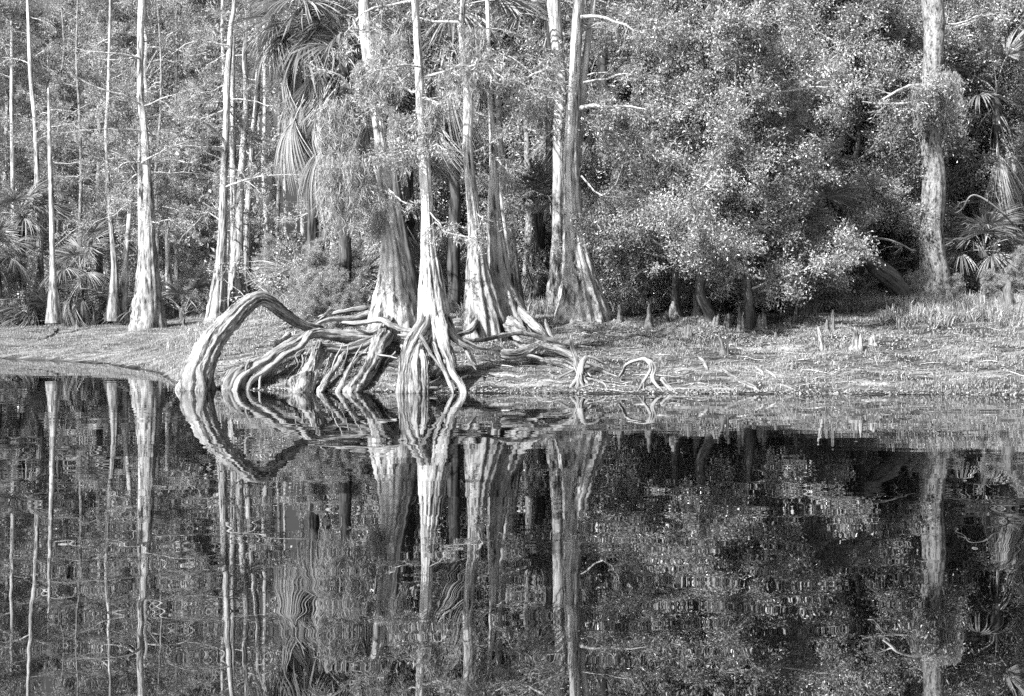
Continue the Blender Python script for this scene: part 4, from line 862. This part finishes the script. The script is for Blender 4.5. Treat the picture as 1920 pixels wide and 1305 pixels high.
def bare_limb(label, pts, seed, sub=6, L=.8):
    rng = np.random.default_rng(seed + 1500); P, R = px_path(pts); b = P[0].copy(); mb = MB()
    limb(mb, P, R, rng, nseg=10, step=.12, k=3, amp=.1, wob=.07, rnd=True)
    C, RR = resample(P, R, .15); C = path_at(C, 10)[None]; RR = np.linspace(RR[0], RR[-1], 10)[None]
    P2, R2 = grow(rng, C, RR, sub, .1, 1, L, (.4, 1.1), K=7, wig=.28, rmax=.022, rmin=.012, flat=.3); tubes(mb, P2, R2, 4, 0, 1.)
    P3, R3 = grow(rng, P2, R2, 5, .1, 1, L * .5, (.4, 1.1), K=5, wig=.3, rmax=.012, rmin=.008); tubes(mb, P3, R3, 3, 0, 1.)
    o = mb.build("bare_limb", [M_ROOT], None, b); o.location = b; return tag(o, label, "branch", "bare limbs reaching out of the thicket")
for k, (lb, pts) in enumerate([
    ("crooked bare limb over the tall thin knee", [(1440, 560, 46.5, 6), (1452, 525, 45.6, 5), (1480, 498, 45.2, 5), (1510, 482, 45.1, 4), (1548, 500, 45.0, 2)]),
    ("bare limb hanging low over the dark upright knee", [(1300, 560, 46, 7), (1330, 520, 45.2, 5), (1362, 490, 45, 4), (1395, 505, 44.8, 3)]),
    ("high pale bare limb crossing the palm above the black hollow", [(1600, 440, 46.6, 4), (1565, 420, 46.0, 5), (1530, 405, 45.8, 5), (1490, 396, 45.6, 4), (1440, 415, 45.5, 2)]),
    ("bare limb slanting down right of the forked cypress foot", [(1260, 470, 46, 4), (1225, 500, 45, 4), (1190, 520, 44.6, 3), (1165, 545, 44.4, 2)]),
    ("twiggy bare limb left of the grey oak foot", [(1720, 470, 49.5, 5), (1670, 455, 49, 4), (1610, 440, 48.6, 4), (1560, 470, 48.4, 3), (1500, 500, 48.2, 2)]),
    ("bare limb high in the thicket beside the upper palm", [(1500, 150, 47, 3), (1475, 50, 46.6, 4), (1420, 85, 46.2, 4), (1390, 100, 46, 2)]),
    ("twisted bare limb in the upper thicket with pale bark patches", [(1385, 60, 46.5, 6), (1372, 110, 46, 5), (1378, 150, 45.8, 4), (1400, 200, 45.6, 3)]),
    ("spray of bare twigs right of the grey oak", [(1900, 420, 50, 4), (1870, 390, 49.6, 4), (1830, 370, 49.4, 3), (1790, 400, 49.2, 2)])]): bare_limb(lb, pts, k)

# ------------------------------------------------------------------ ground cover
def blades(name, pts, h, w, label, cat, mat, seed, lean=.5, tr=(0, 1)):
    rng = np.random.default_rng(seed); n = len(pts); a = rng.uniform(0, 6.283, n); ln = rng.uniform(0, 1, (n, 1)) * lean
    D = np.stack([np.cos(a), np.sin(a), 0 * a], 1); S = np.stack([-np.sin(a + rng.normal(0, .8, n)), np.cos(a), 0 * a], 1)
    H = h * rng.uniform(.5, 1.2, (n, 1)); up = np.array([[0, 0, 1.]]); ww = w * rng.uniform(.6, 1.2, (n, 1)) / 2
    A = pts; B = pts + up * H * .6 + D * H * ln * .35; C = pts + up * H * (1 - .35 * ln) + D * H * ln
    V = np.stack([A - S * ww, A + S * ww, B + S * ww * .8, B - S * ww * .8, C + S * ww * .15, C - S * ww * .15], 1)
    b = np.arange(n)[:, None] * 6; Fq = np.concatenate([b + np.array([0, 1, 2, 3]), b + np.array([3, 2, 4, 5])])
    mb = MB(); mb.add(V, Fq, 0, None, np.repeat(rng.uniform(tr[0], tr[1], n) ** 1.2, 6), smooth=False)
    return tag(mb.build(name, [mat]), label, cat, kind="stuff")
def scatter(n, x0, x1, y0, y1, seed, tmin=.25, dens=None):
    rng = np.random.default_rng(seed); X = rng.uniform(x0, x1, n); Y = rng.uniform(y0, y1, n)
    s = np.interp(X, SH[:, 0], SH[:, 1]); keep = (Y - s) > tmin
    if dens is not None: keep &= rng.uniform(0, 1, n) < dens(X, Y, Y - s)
    X, Y = X[keep], Y[keep]; return np.stack([X, Y, terrain(X, Y)], 1)
pt = lambda X, Y, t: .12 + .88 * (np.sin(X * 1.1 + Y * .7) * np.sin(Y * 1.3 - X * .4) + .6 * np.sin(X * 3.3 - Y * 2.1) * np.sin(Y * 4.1 + X) > .05)
p1 = np.vstack([scatter(150000, -14, 16, 35, 50, 1, dens=lambda X, Y, t: pt(X, Y, t) * np.where((X > -5) & (X < 3.5) & (t < 5), .3, 1)), scatter(110000, -26, -7, 42, 80, 2)])
blades("grass", p1, .085, .014, "short pale grass over the bank", "grass", M_GRASS, 5, lean=1.2, tr=(.25, .8))
def area(cx, cy, rx, ry, n, seed):
    rng = np.random.default_rng(seed); c = gp(cx, cy); a = rng.normal(0, 1, (n, 2)) * .5
    X = c[0] + a[:, 0] * rx; Y = c[1] + a[:, 1] * ry; return np.stack([X, Y, terrain(X, Y)], 1)
def areaD(x, d, rx, ry, n, seed):
    rng = np.random.default_rng(seed); c = gd(x, d); n = int(n * .7); cl = rng.normal(0, 1, (max(4, n // 55), 2)) * .5
    a = cl[rng.integers(0, len(cl), n)] + rng.normal(0, .045, (n, 2))
    X = c[0] + a[:, 0] * rx; Y = c[1] + a[:, 1] * ry; return np.stack([X, Y, terrain(X, Y)], 1)
tufts = scatter(420, -8, 17, 35.3, 47, 55, tmin=.05); rt = np.random.default_rng(56); tuftp = np.repeat(tufts, 26, 0) + rt.normal(0, .06, (len(tufts) * 26, 3)) * np.array([1, 1, 0])
blades('grass_tufts', tuftp, .12, .013, 'small ragged tufts of grass dotted over the bank', 'grass', M_GRASS, 57, lean=2.2)
tall = np.vstack([areaD(1010, 47.5, 1.6, 1.2, 2600, 1), areaD(1180, 47.5, 1.4, 1.0, 1500, 2), areaD(620, 52, 4, 4, 5000, 3), areaD(1620, 47.5, 2.2, 1.4, 4500, 4), areaD(1720, 48, 2.5, 1.5, 5500, 5),
                  areaD(1850, 48, 2.6, 2.2, 7000, 6), areaD(1880, 44.5, 2.6, 1.6, 5000, 7), areaD(1780, 43.5, 1.6, .9, 1500, 8), areaD(560, 60, 4, 4, 3500, 9), areaD(1960, 46, 3, 3, 4000, 10)])
blades("tall_grass", tall, .42, .02, "tall dry grass and reeds at the forest edge", "grass", M_GRASS, 6, lean=1.7)
rng = np.random.default_rng(21)
n = 110000
L = np.vstack([scatter(60000, -9, 18, 35, 58, 7, tmin=.2), scatter(12000, -26, -8, 45, 82, 8), scatter(60000, 1.5, 13, 40.5, 52, 9, dens=lambda X, Y, t: np.exp(-((X - 6.5) / 3.5) ** 2) * (np.sin(X * 2.1 + Y) * np.sin(Y * 2.7 - X) > -.4)), scatter(90000, -9, 16, 34, 38, 10, tmin=-.08, dens=lambda X, Y, t: np.exp(-(t / .3) ** 2))]); n = len(L)  # dark litter massed round the knees paints in shade; the rest is plain litter
a = rng.uniform(0, 6.283, n); D = np.stack([np.cos(a), np.sin(a), rng.normal(0, .35, n)], 1); S = np.stack([-np.sin(a), np.cos(a), rng.normal(0, .35, n)], 1); s = rng.uniform(.03, .09, (n, 1))
L[:, 2] += .02
V = np.stack([L - D * s * .5, L + S * s * .25, L + D * s * .5, L - S * s * .25], 1)
mb = MB(); mb.add(V, np.arange(n * 4).reshape(-1, 4), 0, None, np.repeat(rng.uniform(0, 1, n), 4), smooth=False)
tag(mb.build("leaf_litter", [M_LITTER]), "fallen leaves and bits of bark over the bank, massed round the knees as painted shade", "leaf litter", kind="stuff")
# fallen twigs
n = 420; Q = scatter(n, -8, 17, 35, 50, 31, tmin=.1); n = len(Q); a = rng.normal(0, .7, n) + (rng.uniform(0, 1, n) > .5) * math.pi
l_ = rng.uniform(.15, 1.0, n) ** 1.5; tt = np.linspace(-.5, .5, 5)
X_ = Q[:, :1] + np.cos(a)[:, None] * l_[:, None] * tt + rng.normal(0, .02, (n, 5)); Y_ = Q[:, 1:2] + np.sin(a)[:, None] * l_[:, None] * tt + rng.normal(0, .02, (n, 5))
mb = MB(); tubes(mb, np.stack([X_, Y_, terrain(X_, Y_) + .025], -1), np.broadcast_to(np.array([.004, .01, .012, .01, .003]), (n, 5)) * rng.uniform(.6, 1.5, (n, 1)), 4, 0, rng.uniform(.4, 1.3, n))
tag(mb.build("fallen_twigs", [M_TWIG]), "small fallen twigs strewn over the bank", "twigs", kind="stuff")
# undergrowth brush: tangled twigs and small leaves on the forest floor
X = np.concatenate([rng.uniform(-26, -10, 260), rng.uniform(-8, 20, 420), rng.uniform(2.5, 9.0, 260)]); Y = np.where(X < -9, rng.uniform(75, 84, len(X)), rng.uniform(50, 62, len(X))); Y = np.where((X > 8) & (Y < 54), Y + 4, Y); Y[-260:] = rng.uniform(46.5, 50, 260)
P0 = np.stack([X, Y, terrain(X, Y)], 1); n = len(X); K = 5
D = nrm(np.stack([rng.normal(0, .5, n), rng.normal(0, .5, n), rng.uniform(.5, 1, n)], 1))
P = P0[:, None] + D[:, None] * np.linspace(0, 2.2, K)[None, :, None] + np.cumsum(rng.normal(0, .08, (n, K, 3)), 1); R = np.broadcast_to(np.linspace(.02, .008, K), (n, K))
mb = MB(); tubes(mb, P, R, 3, 0)
P2, R2 = grow(rng, P, R, 8, .1, 1, .9, (.4, 1.3), K=5, wig=.25, rmax=.01, rmin=.006); tubes(mb, P2, R2, 3, 0)
leaves(mb, rng, P2, 26, .09, .45, .09, 1, 0)
tag(mb.build("undergrowth", [M_TWIG, M_LEAF]), "tangled low brush on the forest floor", "undergrowth", kind="stuff")
print("faces", sum(len(o.data.polygons) for o in scene.objects if o.type == 'MESH'), "objects", len(scene.objects))
